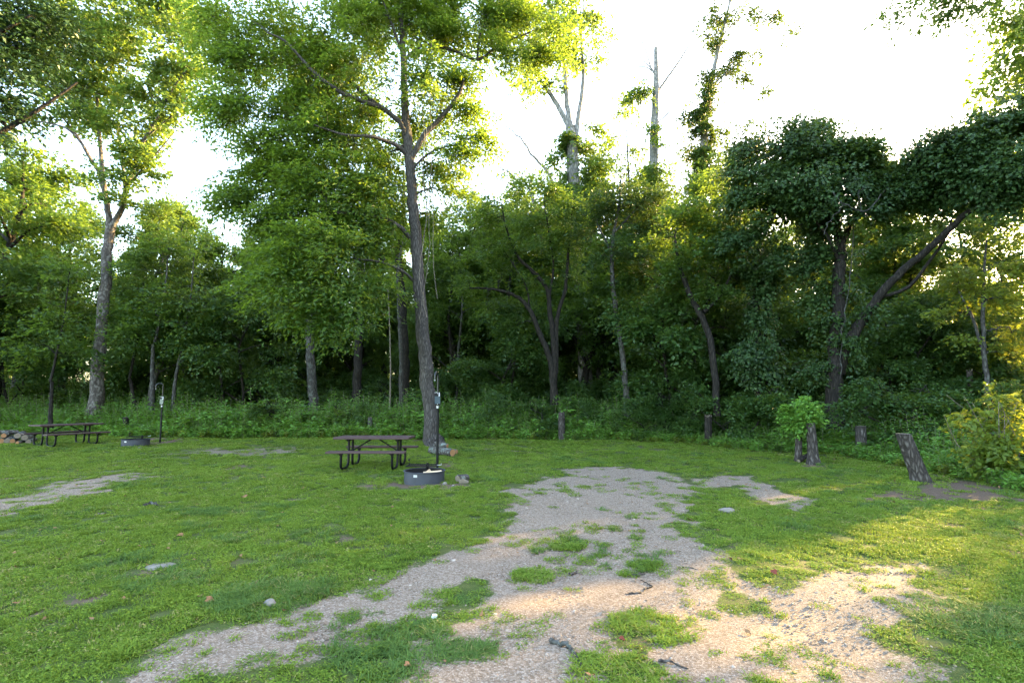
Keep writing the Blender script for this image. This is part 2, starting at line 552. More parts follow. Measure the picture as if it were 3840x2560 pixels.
PAD = gp([(1330, 2640), (1440, 2450), (1200, 2500), (900, 2500), (690, 2490), (880, 2400), (1130, 2300), (1380, 2220), (1640, 2160), (1830, 2075), (1900, 1975),
          (1860, 1910), (1930, 1840), (2030, 1790), (2130, 1768), (2280, 1757), (2450, 1762), (2560, 1790), (2590, 1840), (2620, 1950), (2640, 2040),
          (2720, 2110), (2920, 2140), (3200, 2110), (3420, 2130), (3500, 2250), (3560, 2400), (3500, 2640)])
GRASS_IN_PAD = [gp(q) for q in (
    [(960, 2640), (1100, 2500), (1290, 2430), (1440, 2370), (1600, 2290), (1700, 2220), (1800, 2190), (1840, 2220), (1720, 2310), (1620, 2390), (1480, 2450), (1330, 2640)],
    [(1950, 2165), (2050, 2140), (2070, 2175), (1970, 2192)], [(2085, 2032), (2170, 2026), (2190, 2050), (2100, 2058)],
    [(2370, 2102), (2470, 2095), (2480, 2120), (2385, 2122)], [(2260, 2640), (2320, 2460), (2330, 2340), (2400, 2330), (2460, 2400), (2520, 2470), (2520, 2640)],
    [(2660, 2270), (2730, 2230), (2840, 2245), (2880, 2285), (2780, 2310)], [(2720, 2105), (2960, 2130), (3140, 2110), (3100, 2180), (2900, 2200), (2800, 2160)],
    [(3230, 2340), (3420, 2300), (3620, 2390), (3580, 2500), (3330, 2470)], [(2500, 1970), (2590, 1960), (2620, 2015), (2550, 2025)])]
LOOP = gp([(2590, 1800), (2700, 1778), (2830, 1785), (2930, 1830), (3060, 1905), (2980, 1925), (2860, 1860), (2740, 1825), (2620, 1830)])
LEFT_PATCH = gp([(-40, 1860), (120, 1830), (260, 1792), (430, 1770), (520, 1775), (470, 1815), (330, 1850), (230, 1880), (100, 1900), (-40, 1925)])
FAR_PATCH = gp([(620, 1700), (760, 1682), (960, 1672), (1160, 1676), (1120, 1695), (900, 1708), (700, 1722)])
FAINT = [(LEFT_PATCH, .0), (FAR_PATCH, -.12)]
SOIL = [gp(q) for q in ([(420, 1660), (520, 1640), (680, 1640), (700, 1655), (560, 1672)], [(3330, 1850), (3450, 1800), (3700, 1810), (3860, 1840), (3860, 1890), (3600, 1880), (3420, 1890)],
                        [(1390, 1808), (1500, 1802), (1700, 1806), (1740, 1822), (1640, 1830), (1480, 1830)], [(1560, 1745), (1700, 1730), (1740, 1750), (1640, 1765)],
                        [(2960, 1740), (3080, 1725), (3130, 1745), (3040, 1760)], [(3200, 1860), (3420, 1830), (3430, 1870), (3260, 1890)],
                        [(860, 1745), (960, 1742), (970, 1758), (880, 1760)], [(900, 2290), (1010, 2290), (1000, 2330), (920, 2330)], [(30, 2300), (190, 2280), (180, 2330), (20, 2340)])]
WEED_EDGE = gp([(-900, 1600), (-300, 1618), (0, 1628), (400, 1634), (700, 1641), (1000, 1641), (1500, 1646), (2000, 1648), (2300, 1650), (2600, 1662), (2800, 1690), (3000, 1698), (3120, 1702), (3250, 1722), (3360, 1744), (3480, 1772), (3600, 1788), (3700, 1802), (3840, 1850)])
WOOD = [(-400, 30), (-60, 26)] + WEED_EDGE + [(10.4, 8.0), (10.9, 5.0), (11.8, -6.0), (60, -60), (400, 0), (400, 700), (-400, 700)]


def wood_in(x, y):
    """Metres inside the wood (negative on the clearing)."""
    return poly_sd(np.asarray(x, float), np.asarray(y, float), WOOD)


def masks(X, Y):
    n1 = fbm(X * .9, Y * .9, 3) - .5; n2 = fbm(X * 3.2, Y * 3.2, 9) - .5; n3 = vnoise(X * 11, Y * 11, 5) - .5
    nz = n1 * .9 + n2 * .75 + n3 * .25
    g = sstep(-.42, .34, poly_sd(X, Y, PAD) + nz * 1.2)
    g = np.maximum(g, .85 * sstep(-.25, .25, poly_sd(X, Y, LOOP) + nz * .9))
    g = np.maximum(g, .66 * sstep(-.3, .35, poly_sd(X, Y, LEFT_PATCH) + nz * 1.8))
    g = np.maximum(g, .54 * sstep(-.5, .5, poly_sd(X, Y, FAR_PATCH) + nz * 2.4))
    for q in GRASS_IN_PAD:
        g = g * (1 - .80 * sstep(-.16, .26, poly_sd(X, Y, q) + nz * .6))
    soil = np.zeros(X.shape)
    for q in SOIL:
        soil = np.maximum(soil, sstep(-.25, .25, poly_sd(X, Y, q) + nz * .8))
    thin = sstep(.57, .74, fbm(X * 1.1 + 7, Y * 1.1, 21)) * .5 + .3 * sstep(.56, .7, fbm(X * 3.1 + 3, Y * 3.1, 23))
    soil = np.maximum(soil, thin)
    wood = sstep(-.4, .6, wood_in(X, Y))
    return g, soil, wood


def axis_lines(dense0, dense1, step, far0, far1, grow=1.28):
    a = list(np.arange(dense0, dense1 + 1e-6, step))
    s = step
    while a[-1] < far1: s *= grow; a.append(a[-1] + s)
    s = step
    while a[0] > far0: s *= grow; a.insert(0, a[0] - s)
    return np.array(a)


xs = axis_lines(-13, 12, .085, -900, 900); ys = axis_lines(1.5, 21, .085, -300, 1500)
GX, GY = np.meshgrid(xs, ys)
gm = MB()
nx, ny = len(xs), len(ys)
ii = (np.arange(ny - 1)[:, None] * nx + np.arange(nx - 1)[None]).ravel()
rough = (vnoise(GX * 2.3, GY * 2.3, 4) - .5) * .02 * ((abs(GX) < 16) & (GY < 24))
gm.add(np.stack([GX, GY, gh(GX, GY) + rough], -1).reshape(-1, 3), [np.stack([ii, ii + 1, ii + 1 + nx, ii + nx], 1)])


def ground_mat():
    k = NT('lawn_gravel_and_soil')
    tc = k.n('ShaderNodeTexCoord'); v = tc.outputs['Object']
    at = {q: k.n('ShaderNodeAttribute', attribute_name=q).outputs['Fac'] for q in ('gravel', 'soil', 'wood')}
    # gravel: small stones of mixed pale tones
    vo = k.n('ShaderNodeTexVoronoi'); vo.inputs['Scale'].default_value = 74; k.l(v, vo.inputs['Vector'])
    sep = k.n('ShaderNodeSeparateColor'); k.l(vo.outputs['Color'], sep.inputs[0])
    stone = k.ramp(sep.outputs[0], [(0, (.13, .094, .068)), (.3, (.22, .166, .126)), (.65, (.29, .230, .183)), (1, (.38, .322, .275))])
    vd = k.n('ShaderNodeTexVoronoi'); vd.feature = 'DISTANCE_TO_EDGE'; vd.inputs['Scale'].default_value = 74; k.l(v, vd.inputs['Vector'])
    gap = k.ramp(vd.outputs['Distance'], [(.0, (.0, .0, .0)), (.09, (1, 1, 1))])
    stone = k.mix(k.math('MULTIPLY', k.math('SUBTRACT', 1.0, gap), .5), stone, (.11, .084, .066))
    stone = k.mix(k.math('MULTIPLY', k.noise(v, 1.7, 4), .5), stone, (.24, .182, .138))
    # lawn thatch and moss between the blades
    n1 = k.noise(v, 22, 5, .7); n2 = k.noise(v, 2.2, 4, .6)
    lawn = k.mix(n1, (.022, .040, .010), (.085, .125, .025))
    lawn = k.mix(k.ramp(n2, [(.4, (0, 0, 0)), (.7, (1, 1, 1))]), lawn, (.10, .115, .038))
    soil = k.mix(n1, (.075, .050, .036), (.19, .135, .10))
    litter = k.mix(k.noise(v, 9, 5, .7), (.030, .026, .016), (.085, .065, .04))
    br = k.noise(v, 34, 4, .75)
    gm_ = k.math('ADD', at['gravel'], k.math('MULTIPLY', k.math('SUBTRACT', br, .5), .9), True)
    gmask = k.ramp(gm_, [(.42, (0, 0, 0)), (.58, (1, 1, 1))])
    sm_ = k.math('ADD', k.math('MULTIPLY', at['soil'], .85), k.math('MULTIPLY', k.math('SUBTRACT', br, .5), 1.5), True)
    smask = k.ramp(sm_, [(.40, (0, 0, 0)), (.62, (1, 1, 1))])
    col = k.mix(smask, lawn, soil)
    col = k.mix(gmask, col, stone)
    col = k.mix(at['wood'], col, litter)
    h = k.math('ADD', k.math('MULTIPLY', gap, .5), k.math('MULTIPLY', n1, .6))
    p = k.principled(col, .9, k.bump(h, .7, .012), spec=.15)
    return k.done(p)


go = gm.build('ground', ground_mat())
go['kind'] = 'structure'
g_, s_, w_ = masks(GX, GY)
for nm, arr in (('gravel', g_), ('soil', s_), ('wood', w_)):
    a = go.data.attributes.new(nm, 'FLOAT', 'POINT'); a.data.foreach_set('value', arr.astype(np.float32).ravel())

# ------------------------------------------------------------------ grass and pebbles
def tuft(n, rad, h, w, lean, seed, leafy=0):
    rg = np.random.default_rng(seed); mb = MB()
    a = rg.random(n) * 6.283; r = rad * np.sqrt(rg.random(n))
    c = np.stack([r * np.cos(a), r * np.sin(a), np.zeros(n)], 1)
    az = rg.random(n) * 6.283
    d = np.stack([np.cos(az), np.sin(az), np.zeros(n)], 1)
    hh = h * rg.uniform(.45, 1.2, n)[:, None]; ln = lean * rg.uniform(.3, 1.3, n)[:, None]
    side = np.stack([-d[:, 1], d[:, 0], np.zeros(n)], 1) * w * rg.uniform(.7, 1.3, n)[:, None]
    up = np.array([0, 0, 1.0])
    m = c + d * hh * ln * .35 + up * hh * .62; t = c + d * hh * ln + up * hh * (1.0 - .25 * ln)
    V = np.stack([c - side, c + side, m + side * .8, m - side * .8, t], 1).reshape(-1, 3)
    k = np.arange(n)[:, None] * 5
    mb.add(V, [k + np.array([[0, 1, 2, 3]]), k + np.array([[3, 2, 4]])], 0, False)
    at = rg.random(n); attr = np.concatenate([at, at])
    if leafy:
        a = rg.random(leafy) * 6.283; r = rad * np.sqrt(rg.random(leafy)); az = rg.random(leafy) * 6.283
        c = np.stack([r * np.cos(a), r * np.sin(a), h * rg.uniform(.2, .7, leafy)], 1)
        V, T = leaf_arrays(c, np.stack([np.cos(az), np.sin(az), rg.normal(0, .2, leafy)], 1), np.array([0, 0, 1.0]) + rg.normal(0, .3, (leafy, 3)),
                           rg.uniform(.014, .028, leafy), rg.uniform(.012, .022, leafy))
        mb.add(V, [T], 0, False); attr = np.concatenate([attr, np.repeat(rg.random(leafy), 2)])
    return mb, attr


T_SRC = []
for args, mat in (((52, .10, .042, .0030, 1.1, 1, 44), 'grass'), ((40, .10, .050, .0034, 1.2, 2, 60), 'grass'), ((70, .11, .048, .0028, 1.0, 3, 20), 'grass'),
                  ((60, .09, .10, .0036, .9, 4, 0), 'grass_blue'), ((34, .05, .115, .0040, .8, 5, 0), 'grass')):
    mb, at = tuft(*args); T_SRC.append(proto_object('grass_tuft', mb, M[mat], at))


def area_points(n, x0, x1, y0, y1, rg):
    return rg.uniform(x0, x1, n), rg.uniform(y0, y1, n)


gx, gy, gs = [], [], []
rg = np.random.default_rng(77)
for (y0, y1, dens, sc) in ((1.6, 5, 190, .85), (5, 9, 120, 1.0), (9, 14, 62, 1.25), (14, 22, 30, 1.7)):
    xm = y1 * 1.12 + 1.0
    n = int((2 * xm) * (y1 - y0) * dens)
    x, y = area_points(n, -xm, xm, y0, y1, rg)
    keep = (abs(x) < y * 1.14 + .8)
    x, y = x[keep], y[keep]
    gx.append(x); gy.append(y); gs.append(np.full(len(x), sc))
gx = np.concatenate(gx); gy = np.concatenate(gy); gs = np.concatenate(gs)
g_, s_, w_ = masks(gx, gy)
hole = vnoise(gx * 16, gy * 16, 31)
pr = (1 - np.clip(g_ * 1.12, 0, 1)) ** 1.3 * (1 - .80 * s_)
pr = np.maximum(pr, .34 * (g_ > .2) * sstep(.44, .66, fbm(gx * 2.2, gy * 2.2, 41)))
keep = (rg.random(len(gx)) < pr * np.where(hole < .22, .35, 1.0)) & (wood_in(gx, gy) < .4)
gx, gy, gs, g_ = gx[keep], gy[keep], gs[keep], g_[keep]
kind = rg.choice(3, len(gx), p=[.4, .3, .3])
coarse = fbm(gx * .8, gy * .8, 51); c2 = fbm(gx * 3, gy * 3, 57)
kind = np.where((coarse > .60) & (c2 > .52) & (rg.random(len(gx)) < .4), 3, kind)
kind = np.where((g_ > .12) & (rg.random(len(gx)) < .25), 4, kind)
# long coarse clumps the photograph shows
for (px, py, rad, nn, kk) in ((1010, 2250, .38, 60, 3), (870, 2260, .2, 26, 3), (1130, 2220, .2, 26, 3), (780, 1925, .3, 40, 3), (480, 2440, .12, 22, 4), (2390, 2330, .22, 34, 4), (2480, 2360, .25, 34, 4), (2000, 2160, .2, 50, 4), (2130, 2045, .2, 40, 4),
                              (3700, 2330, .5, 90, 3), (3640, 1930, .3, 50, 4), (2830, 2090, .25, 40, 4), (2420, 2120, .18, 30, 4), (2300, 2540, .3, 70, 4), (1500, 2430, .4, 60, 3), (1780, 2450, .12, 25, 3)):
    c = G(px, py); a = rg.random(nn) * 6.283; r = rad * np.sqrt(rg.random(nn))
    gx = np.append(gx, c[0] + r * np.cos(a)); gy = np.append(gy, c[1] + r * np.sin(a)); gs = np.append(gs, np.full(nn, 1.0)); kind = np.append(kind, np.full(nn, kk))
n = len(gx)
g_, s_, w_ = masks(gx, gy)
hv = (.6 + .6 * fbm(gx * 1.6, gy * 1.6, 61)) * rg.uniform(.75, 1.15, n) * np.where(kind >= 3, .62, 1.0)
patch = sum(sstep(-.3, .1, poly_sd(gx, gy, q)) for q in GRASS_IN_PAD)
hv = hv * np.where((g_ > .08) | (patch > .2), .62, 1.0)
scatter('grass', np.stack([gx, gy, gh(gx, gy) - .004], 1), np.stack([rg.normal(0, .08, n), rg.normal(0, .08, n), rg.random(n) * 6.283], 1),
        np.stack([gs, gs, hv * (0.6 + .4 * gs)], 1), kind, T_SRC, 'short patchy green lawn grass of the clearing')

PB = []
for s in range(3):
    bm = bmesh.new(); bmesh.ops.create_icosphere(bm, subdivisions=1, radius=1)
    rr = random.Random(s)
    for v in bm.verts: v.co = Vector((v.co.x * 1.2, v.co.y * .9, v.co.z * .6)) * rr.uniform(.75, 1.2)
    me = bpy.data.meshes.new('gravel_stone'); bm.to_mesh(me); bm.free(); me.materials.append(M['pebble'])
    PB.append(bpy.data.objects.new('gravel_stone', me))
n = 75000
yy = 1.7 + 14 * rg.random(n) ** 1.9; xx = rg.uniform(-1, 1, n) * (yy * 1.1 + .5)
g_, s_, w_ = masks(xx, yy)
keep = (rg.random(n) < g_ ** 1.2)
xx, yy = xx[keep], yy[keep]; n = len(xx)
sz = np.exp(rg.normal(-5.35, .38, n)) * (1 + .05 * yy)
scatter('gravel', np.stack([xx, yy, gh(xx, yy) + sz * .1], 1), rg.uniform(-.5, .5, (n, 3)) + np.stack([np.zeros(n), np.zeros(n), rg.random(n) * 6.28], 1),
        np.stack([sz] * 3, 1), rg.integers(0, 3, n), PB, 'pale crushed gravel of the parking pad')

# ------------------------------------------------------------------ undergrowth at the edge of the wood
def weed(nst, h, nl, L, W, spread, seed, up=.35, top=0.0, start=.12):
    rg = np.random.default_rng(seed); mb = MB(); C, D, Nn, LL = [], [], [], []
    for s in range(nst):
        a = rg.random() * 6.283; r = spread * math.sqrt(rg.random())
        b = np.array([r * math.cos(a), r * math.sin(a), 0]); hh = h * rg.uniform(.6, 1.15)
        tip = b + np.array([math.cos(a), math.sin(a), 0]) * hh * rg.uniform(.05, .4) + np.array([0, 0, hh])
        mid = (b + tip) / 2 + np.array([0, 0, .06 * hh])
        sp = spline(np.array([b, mid, tip]), 4)
        mb.tube(sp, np.linspace(.005, .002, len(sp)), 3, 1, cap=False)
        t = start + (1 - start) * (np.arange(nl) + rg.random(nl) * .5) / nl
        c = np.array([np.interp(t, np.linspace(0, 1, len(sp)), sp[:, k]) for k in range(3)]).T
        az = np.arange(nl) * 2.4 + rg.normal(0, .4, nl)
        d = np.stack([np.cos(az), np.sin(az), up + rg.normal(0, .25, nl)], 1)
        C.append(c); D.append(d); Nn.append(np.array([0, 0, 1.0]) + rg.normal(0, .3, (nl, 3)))
        LL.append(L * rg.uniform(.7, 1.2, nl) * (1.0 - top * t))
    C, D, Nn, LL = np.vstack(C), np.vstack(D), np.vstack(Nn), np.concatenate(LL)
    V, T = leaf_arrays(C, D, Nn, LL, LL * W / L)
    ns = sum(len(f) for f in mb.f)
    mb.add(V, [T], 0, False)
    return mb, np.concatenate([np.full(ns, .5), np.repeat(rg.random(len(C)), 2)])


W_SRC = []
for args, mat in (((7, .55, 13, .17, .105, .24, 1, .12), 'leaf_weed'), ((6, .80, 16, .18, .065, .22, 2, .3, .3), 'leaf_weed'), ((9, .40, 10, .15, .12, .28, 3, .08), 'leaf_weed'),
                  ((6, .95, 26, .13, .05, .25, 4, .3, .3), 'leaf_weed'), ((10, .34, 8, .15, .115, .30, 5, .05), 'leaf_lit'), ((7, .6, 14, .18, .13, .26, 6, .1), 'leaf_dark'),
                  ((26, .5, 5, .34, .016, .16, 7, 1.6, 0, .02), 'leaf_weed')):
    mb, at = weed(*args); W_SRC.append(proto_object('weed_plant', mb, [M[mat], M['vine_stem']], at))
n = 85000
wx = rg.uniform(-42, 24, n); wy = rg.uniform(5, 36, n)
dep = wood_in(wx, wy)
keep = (abs(wx) < wy * 1.2 + 3) & (dep > -.05) & (dep < 7.5) & (rg.random(n) < 1.6 * np.exp(-np.clip(dep, 0, 99) / 2.6))
wx, wy, dep = wx[keep], wy[keep], dep[keep]; n = len(wx)
print('weeds', n)
sc = (.70 + .85 * sstep(0, 1.8, dep)) * (1 - .25 * (wx > 5)) * rg.uniform(.7, 1.2, n) * (.75 + .5 * fbm(wx * .5, wy * .5, 71))
wk = rg.choice(7, n, p=[.34, .14, .30, .05, .11, .06, .0])
wk = np.where((dep < .5) & (rg.random(n) < .6), rg.choice([2, 4, 0], n), wk)
scatter('undergrowth', np.stack([wx, wy, gh(wx, wy)], 1), np.stack([rg.normal(0, .1, n), rg.normal(0, .1, n), rg.random(n) * 6.283], 1), np.stack([sc] * 3, 1), wk, W_SRC,
        'knee-high green weeds and brambles along the foot of the wood')

LS = []
for s in range(3):
    rl = np.random.default_rng(300 + s); k = 9; mb = MB()
    a = np.linspace(0, 6.283, k, endpoint=False); r = .5 + .35 * rl.random(k); r[0] = 1.1
    rim = np.stack([r * np.cos(a), r * np.sin(a) * .62, .22 * np.cos(a * 2 + s)], 1)
    kk = np.arange(k); mb.add(np.vstack([rim, [[0, 0, .02]]]), [np.stack([kk, (kk + 1) % k, np.full(k, k)], 1)], 0, True)
    LS.append(proto_object('dry_leaf', mb, M['dry_leaf']))
n = 9000
lx = rg.uniform(-14, 13, n); ly = 2 + 18 * rg.random(n) ** 1.2; ti = wood_in(lx, ly)
keep = (rg.random(n) < .05 + .55 * np.exp(-np.abs(ti) / .9) + .12 * sstep(.55, .7, fbm(lx * .7, ly * .7, 88))) & (ti < .6) & (abs(lx) < ly * 1.1 + 1)
lx, ly = lx[keep], ly[keep]; n = len(lx); ls = rg.uniform(.016, .042, n)
scatter('leaf_litter', np.stack([lx, ly, gh(lx, ly) + .022], 1), np.stack([rg.normal(0, .3, n), rg.normal(0, .3, n), rg.random(n) * 6.283], 1), np.stack([ls] * 3, 1), rg.integers(0, 3, n), LS, 'small dry brown leaves strewn over the lawn')
# ------------------------------------------------------------------ trees the photograph singles out
def px_stem(rows, Y0=None):
    """rows of (px, py, Y, radius in metres) -> points, radii"""
    return np.array([P(a, b, c) for a, b, c, _ in rows]), np.array([r for *_, r in rows])


def px_blobs(rows, flat=.8):
    """rows of (px, py, Y, radius, n) -> clumps"""
    return [(P(a, b, c), (r, r, r * flat), n) for a, b, c, r, n in rows]


# --- the large leaning tree in the middle of the clearing
HB = ground(*G(1626, 1672)[:2]); HY = HB[1]
st = []
tp, trd = px_stem([(1623, 1640, HY, .27), (1608, 1470, HY, .235), (1592, 1306, HY, .225), (1571, 1078, HY, .205), (1559, 882, HY, .19), (1543, 702, HY, .175), (1531, 555, HY, .165), (1518, 375, HY, .13), (1510, 190, HY, .105), (1502, 0, HY, .085), (1490, -260, HY, .05), (1470, -520, HY, .02)])
tp = np.vstack([[HB + np.array([.0, 0, -.15]), HB + np.array([-.0, 0, .12])], tp]); trd = np.concatenate([[.50, .36], trd])
st.append((tp, trd))
for rows in (
    [(1512, 470, HY, .085), (1443, 413, HY - .4, .08), (1375, 385, HY - .8, .072), (1273, 343, HY - 1.1, .065), (1175, 269, HY - 1.3, .05), (1078, 163, HY - 1.5, .04), (1000, 120, HY - 1.6, .025)],
    [(1520, 520, HY, .09), (1495, 453, HY - .3, .085), (1388, 375, HY - .3, .08), (1306, 300, HY - .2, .06), (1225, 262, HY, .045), (1120, 240, HY, .03)],
    [(1530, 585, HY, .08), (1495, 552, HY - .3, .075), (1453, 530, HY - .6, .065), (1388, 512, HY - 1.0, .055), (1290, 505, HY - 1.4, .04), (1180, 470, HY - 1.8, .025)],
    [(1545, 590, HY, .10), (1590, 510, HY + .1, .095), (1645, 450, HY + .2, .085), (1690, 400, HY + .2, .08), (1725, 345, HY + .2, .07), (1738, 300, HY + .2, .04)],
    [(1512, 230, HY, .06), (1590, 170, HY + .3, .06), (1700, 190, HY + .6, .06), (1790, 225, HY + .8, .055), (1880, 165, HY + 1.0, .045), (1990, 120, HY + 1.0, .03)],
    [(1790, 225, HY + .8, .045), (1800, 130, HY + .8, .04), (1835, 60, HY + .8, .032), (1870, -60, HY + .8, .02)],
    [(1536, 890, HY, .08), (1494, 846, HY - .4, .07), (1420, 816, HY - .8, .055), (1339, 800, HY - 1.2, .045), (1240, 800, HY - 1.6, .03)],
    [(1558, 1060, HY, .06), (1515, 1020, HY - .4, .05), (1440, 985, HY - .9, .04), (1330, 970, HY - 1.4, .025)],
    [(1512, 215, HY, .06), (1480, 120, HY - .3, .05), (1445, 30, HY - .5, .04), (1400, -120, HY - .6, .02)],
    [(1540, 640, HY, .05), (1590, 590, HY - .2, .04), (1640, 560, HY - .4, .03), (1720, 540, HY - .5, .02)],
):
    st.append(px_stem(rows))
hb = px_blobs([(780, 60, HY - .6, 1.0, 60), (880, 200, HY - .8, 1.25, 105), (1010, 60, HY - 1.2, 1.45, 120), (1180, 100, HY - 1.6, 1.5, 125), (1340, 60, HY - .6, 1.4, 105), (1080, 260, HY - 1.6, 1.45, 125),
               (880, 380, HY - .8, 1.2, 95), (1010, 450, HY - 1.8, 1.4, 120), (1200, 400, HY - 2.0, 1.4, 115), (1340, 240, HY - .5, 1.3, 85), (1390, 440, HY + 1.4, 1.2, 65), (930, 580, HY - 1.2, 1.15, 95),
               (1100, 600, HY - 2.2, 1.35, 120), (1270, 610, HY - 2.1, 1.3, 110), (1420, 620, HY + 1.5, 1.1, 60), (880, 720, HY - .8, .9, 60), (1000, 760, HY - 1.8, 1.25, 105), (1170, 790, HY - 2.3, 1.35, 120), (1330, 760, HY - 1.8, 1.2, 95),
               (960, 900, HY - 1.3, 1.0, 75), (1090, 940, HY - 2.1, 1.2, 105), (1240, 950, HY - 2.2, 1.25, 115), (1380, 930, HY - 1.5, 1.05, 80), (1020, 1040, HY - 1.8, .9, 65), (1150, 1090, HY - 2.2, 1.1, 95), (1290, 1090, HY - 2.0, 1.1, 90), (1410, 1060, HY - 1.4, .8, 50),
               (1120, 1190, HY - 2.0, .7, 24), (1240, 1200, HY - 2.0, .7, 26), (1350, 1170, HY - 1.8, .6, 20),
               (1440, 40, HY + .5, 1.2, 75), (1560, 30, HY + .2, 1.2, 70), (1660, 120, HY + .4, 1.1, 60), (1590, 280, HY - .8, .85, 42), (1720, 300, HY + .3, .8, 40), (1700, 40, HY + .8, 1.2, 70), (1830, 60, HY + 1.0, 1.2, 75), (1950, 60, HY + 1.2, 1.1, 65), (1880, 190, HY + 1.0, .9, 42),
               (2010, 210, HY + 1.2, .85, 42), (1650, 430, HY + .9, .8, 34), (1770, 420, HY + .5, .6, 22), (1800, 520, HY, .62, 26), (1720, 570, HY - .4, .7, 30), (1640, 640, HY + .6, .7, 28), (1690, 720, HY + .4, .7, 24), (1470, 760, HY + 1.2, .9, 40), (1620, 830, HY + 1.0, .6, 18),
               (1560, 480, HY + 1.2, .8, 30), (1300, -120, HY, 1.6, 70), (1600, -150, HY, 1.8, 70), (1900, -80, HY + 1, 1.4, 50), (1000, -120, HY - 1, 1.6, 70), (2100, 120, HY + 1.4, .8, 30)], .78)
vn = [([P(1617, 150, HY - .35), P(1612, 420, HY - .4), P(1622, 700, HY - .35), P(1628, 1000, HY - .3), P(1640, 1120, HY - .35)], .010),
      ([P(1600, 480, HY - .3), P(1585, 620, HY - .35), P(1600, 800, HY - .3), P(1575, 1000, HY - .33), P(1580, 1090, HY - .35), P(1600, 1190, HY - .3)], .014),
      ([P(1580, 250, HY - .3), P(1588, 500, HY - .32), P(1610, 760, HY - .3), P(1605, 980, HY - .3), P(1572, 1200, HY - .33)], .009)]
build_tree('leaning_tree', 'large leaning grey-barked tree with spreading crown beside the near picnic table', 'tree', HB, st, [(c + np.array([0, 1.3 if (c[1] < HY - 1 and c[2] > 6.5) else 0, 0]), r, int(n * ((1.4 if c[2] > 7.2 else .8) if c[0] < HB[0] - 1.2 else 1.5))) for c, r, n in hb], M['leaf_elm'], M['bark_elm'],
           K=34, SL=1.15, SW=.46, L=.16, W=.066, tilt=.40, droop=.30, seed=3, seg=16, twig=.5, gap=.20, freq=.9, shell=.6, tier=.62, vines=vn, extra_bark=M['vine_stem'])

# --- tall pale sycamore on the left
SY = 23.6
SB = P(352, 1560, SY); SB[2] = float(gh(SB[0], SB[1]))
st = []
tp, trd = px_stem([(358, 1520, SY, .30), (372, 1350, SY, .25), (393, 1100, SY, .22), (401, 960, SY, .205), (416, 849, SY, .20)])
st.append((np.vstack([[SB - [0, 0, .1]], tp]), np.concatenate([[.40], trd])))
for rows in ([(414, 870, SY, .15), (405, 800, SY, .13), (392, 718, SY, .12), (383, 660, SY, .11), (380, 590, SY, .09), (370, 470, SY, .07), (365, 330, SY, .05), (380, 180, SY, .03)],
             [(392, 718, SY, .10), (367, 640, SY, .085), (335, 590, SY - .3, .075), (300, 530, SY - .5, .06), (245, 480, SY - .8, .045), (130, 455, SY - 1, .03), (60, 470, SY - 1, .02)],
             [(330, 575, SY - .3, .06), (290, 510, SY, .05), (235, 440, SY + .2, .04), (190, 370, SY + .3, .03), (150, 310, SY + .3, .02)],
             [(416, 860, SY, .15), (440, 815, SY, .13), (459, 775, SY, .12), (476, 706, SY, .105), (500, 631, SY, .09), (545, 517, SY - .3, .075), (603, 419, SY - .5, .06), (650, 330, SY - .6, .045), (700, 262, SY - .7, .03)],
             [(472, 715, SY, .08), (462, 640, SY + .3, .07), (452, 563, SY + .5, .06), (440, 455, SY + .7, .045), (470, 300, SY + .8, .03), (500, 120, SY + 1, .02)],
             [(545, 517, SY - .3, .05), (600, 470, SY - .5, .04), (660, 420, SY - .6, .03), (705, 360, SY - .6, .02)],
             [(480, 700, SY, .06), (530, 640, SY - .2, .045), (600, 560, SY - .4, .03), (650, 500, SY - .5, .02)]):
    st.append(px_stem(rows))
sb = px_blobs([(250, 40, SY, 1.8, 60), (390, 60, SY, 1.8, 60), (540, 60, SY, 1.8, 60), (660, 120, SY - .3, 1.5, 45), (210, 190, SY, 1.7, 55), (340, 190, SY - .5, 1.7, 60), (480, 200, SY, 1.6, 52), (610, 250, SY - .4, 1.6, 52), (700, 250, SY - .5, 1.1, 26),
               (270, 320, SY - .5, 1.4, 42), (390, 330, SY, 1.3, 36), (510, 350, SY - .3, 1.3, 38), (640, 370, SY - .5, 1.2, 34), (330, 440, SY, 1.0, 24), (440, 470, SY, 1.2, 34), (560, 470, SY - .3, 1.1, 28), (490, 570, SY - .4, .9, 22), (430, 640, SY - .6, .9, 22), (570, 560, SY - .4, .9, 20), (540, 640, SY - .3, .6, 9),
               (180, 330, SY, 1.0, 18), (90, 420, SY - 1, .8, 12), (240, 440, SY, .6, 8), (610, 660, SY, .4, 4), (440, 760, SY - .3, .7, 12), (400, -120, SY, 2.2, 50), (200, -100, SY, 2, 40), (600, -60, SY, 2, 40), (700, 30, SY, 1.1, 22)], .8)
build_tree('sycamore', 'tall pale-trunked sycamore forking high above the far picnic table', 'tree', SB, st, [(c, r, int(n * 1.4)) for c, r, n in sb], M['leaf_syc'], M['bark_syc'], K=26, SL=1.0, SW=.5, L=.19, W=.15, tilt=.5, droop=.2, seed=5, seg=14, twig=.5, gap=.10)

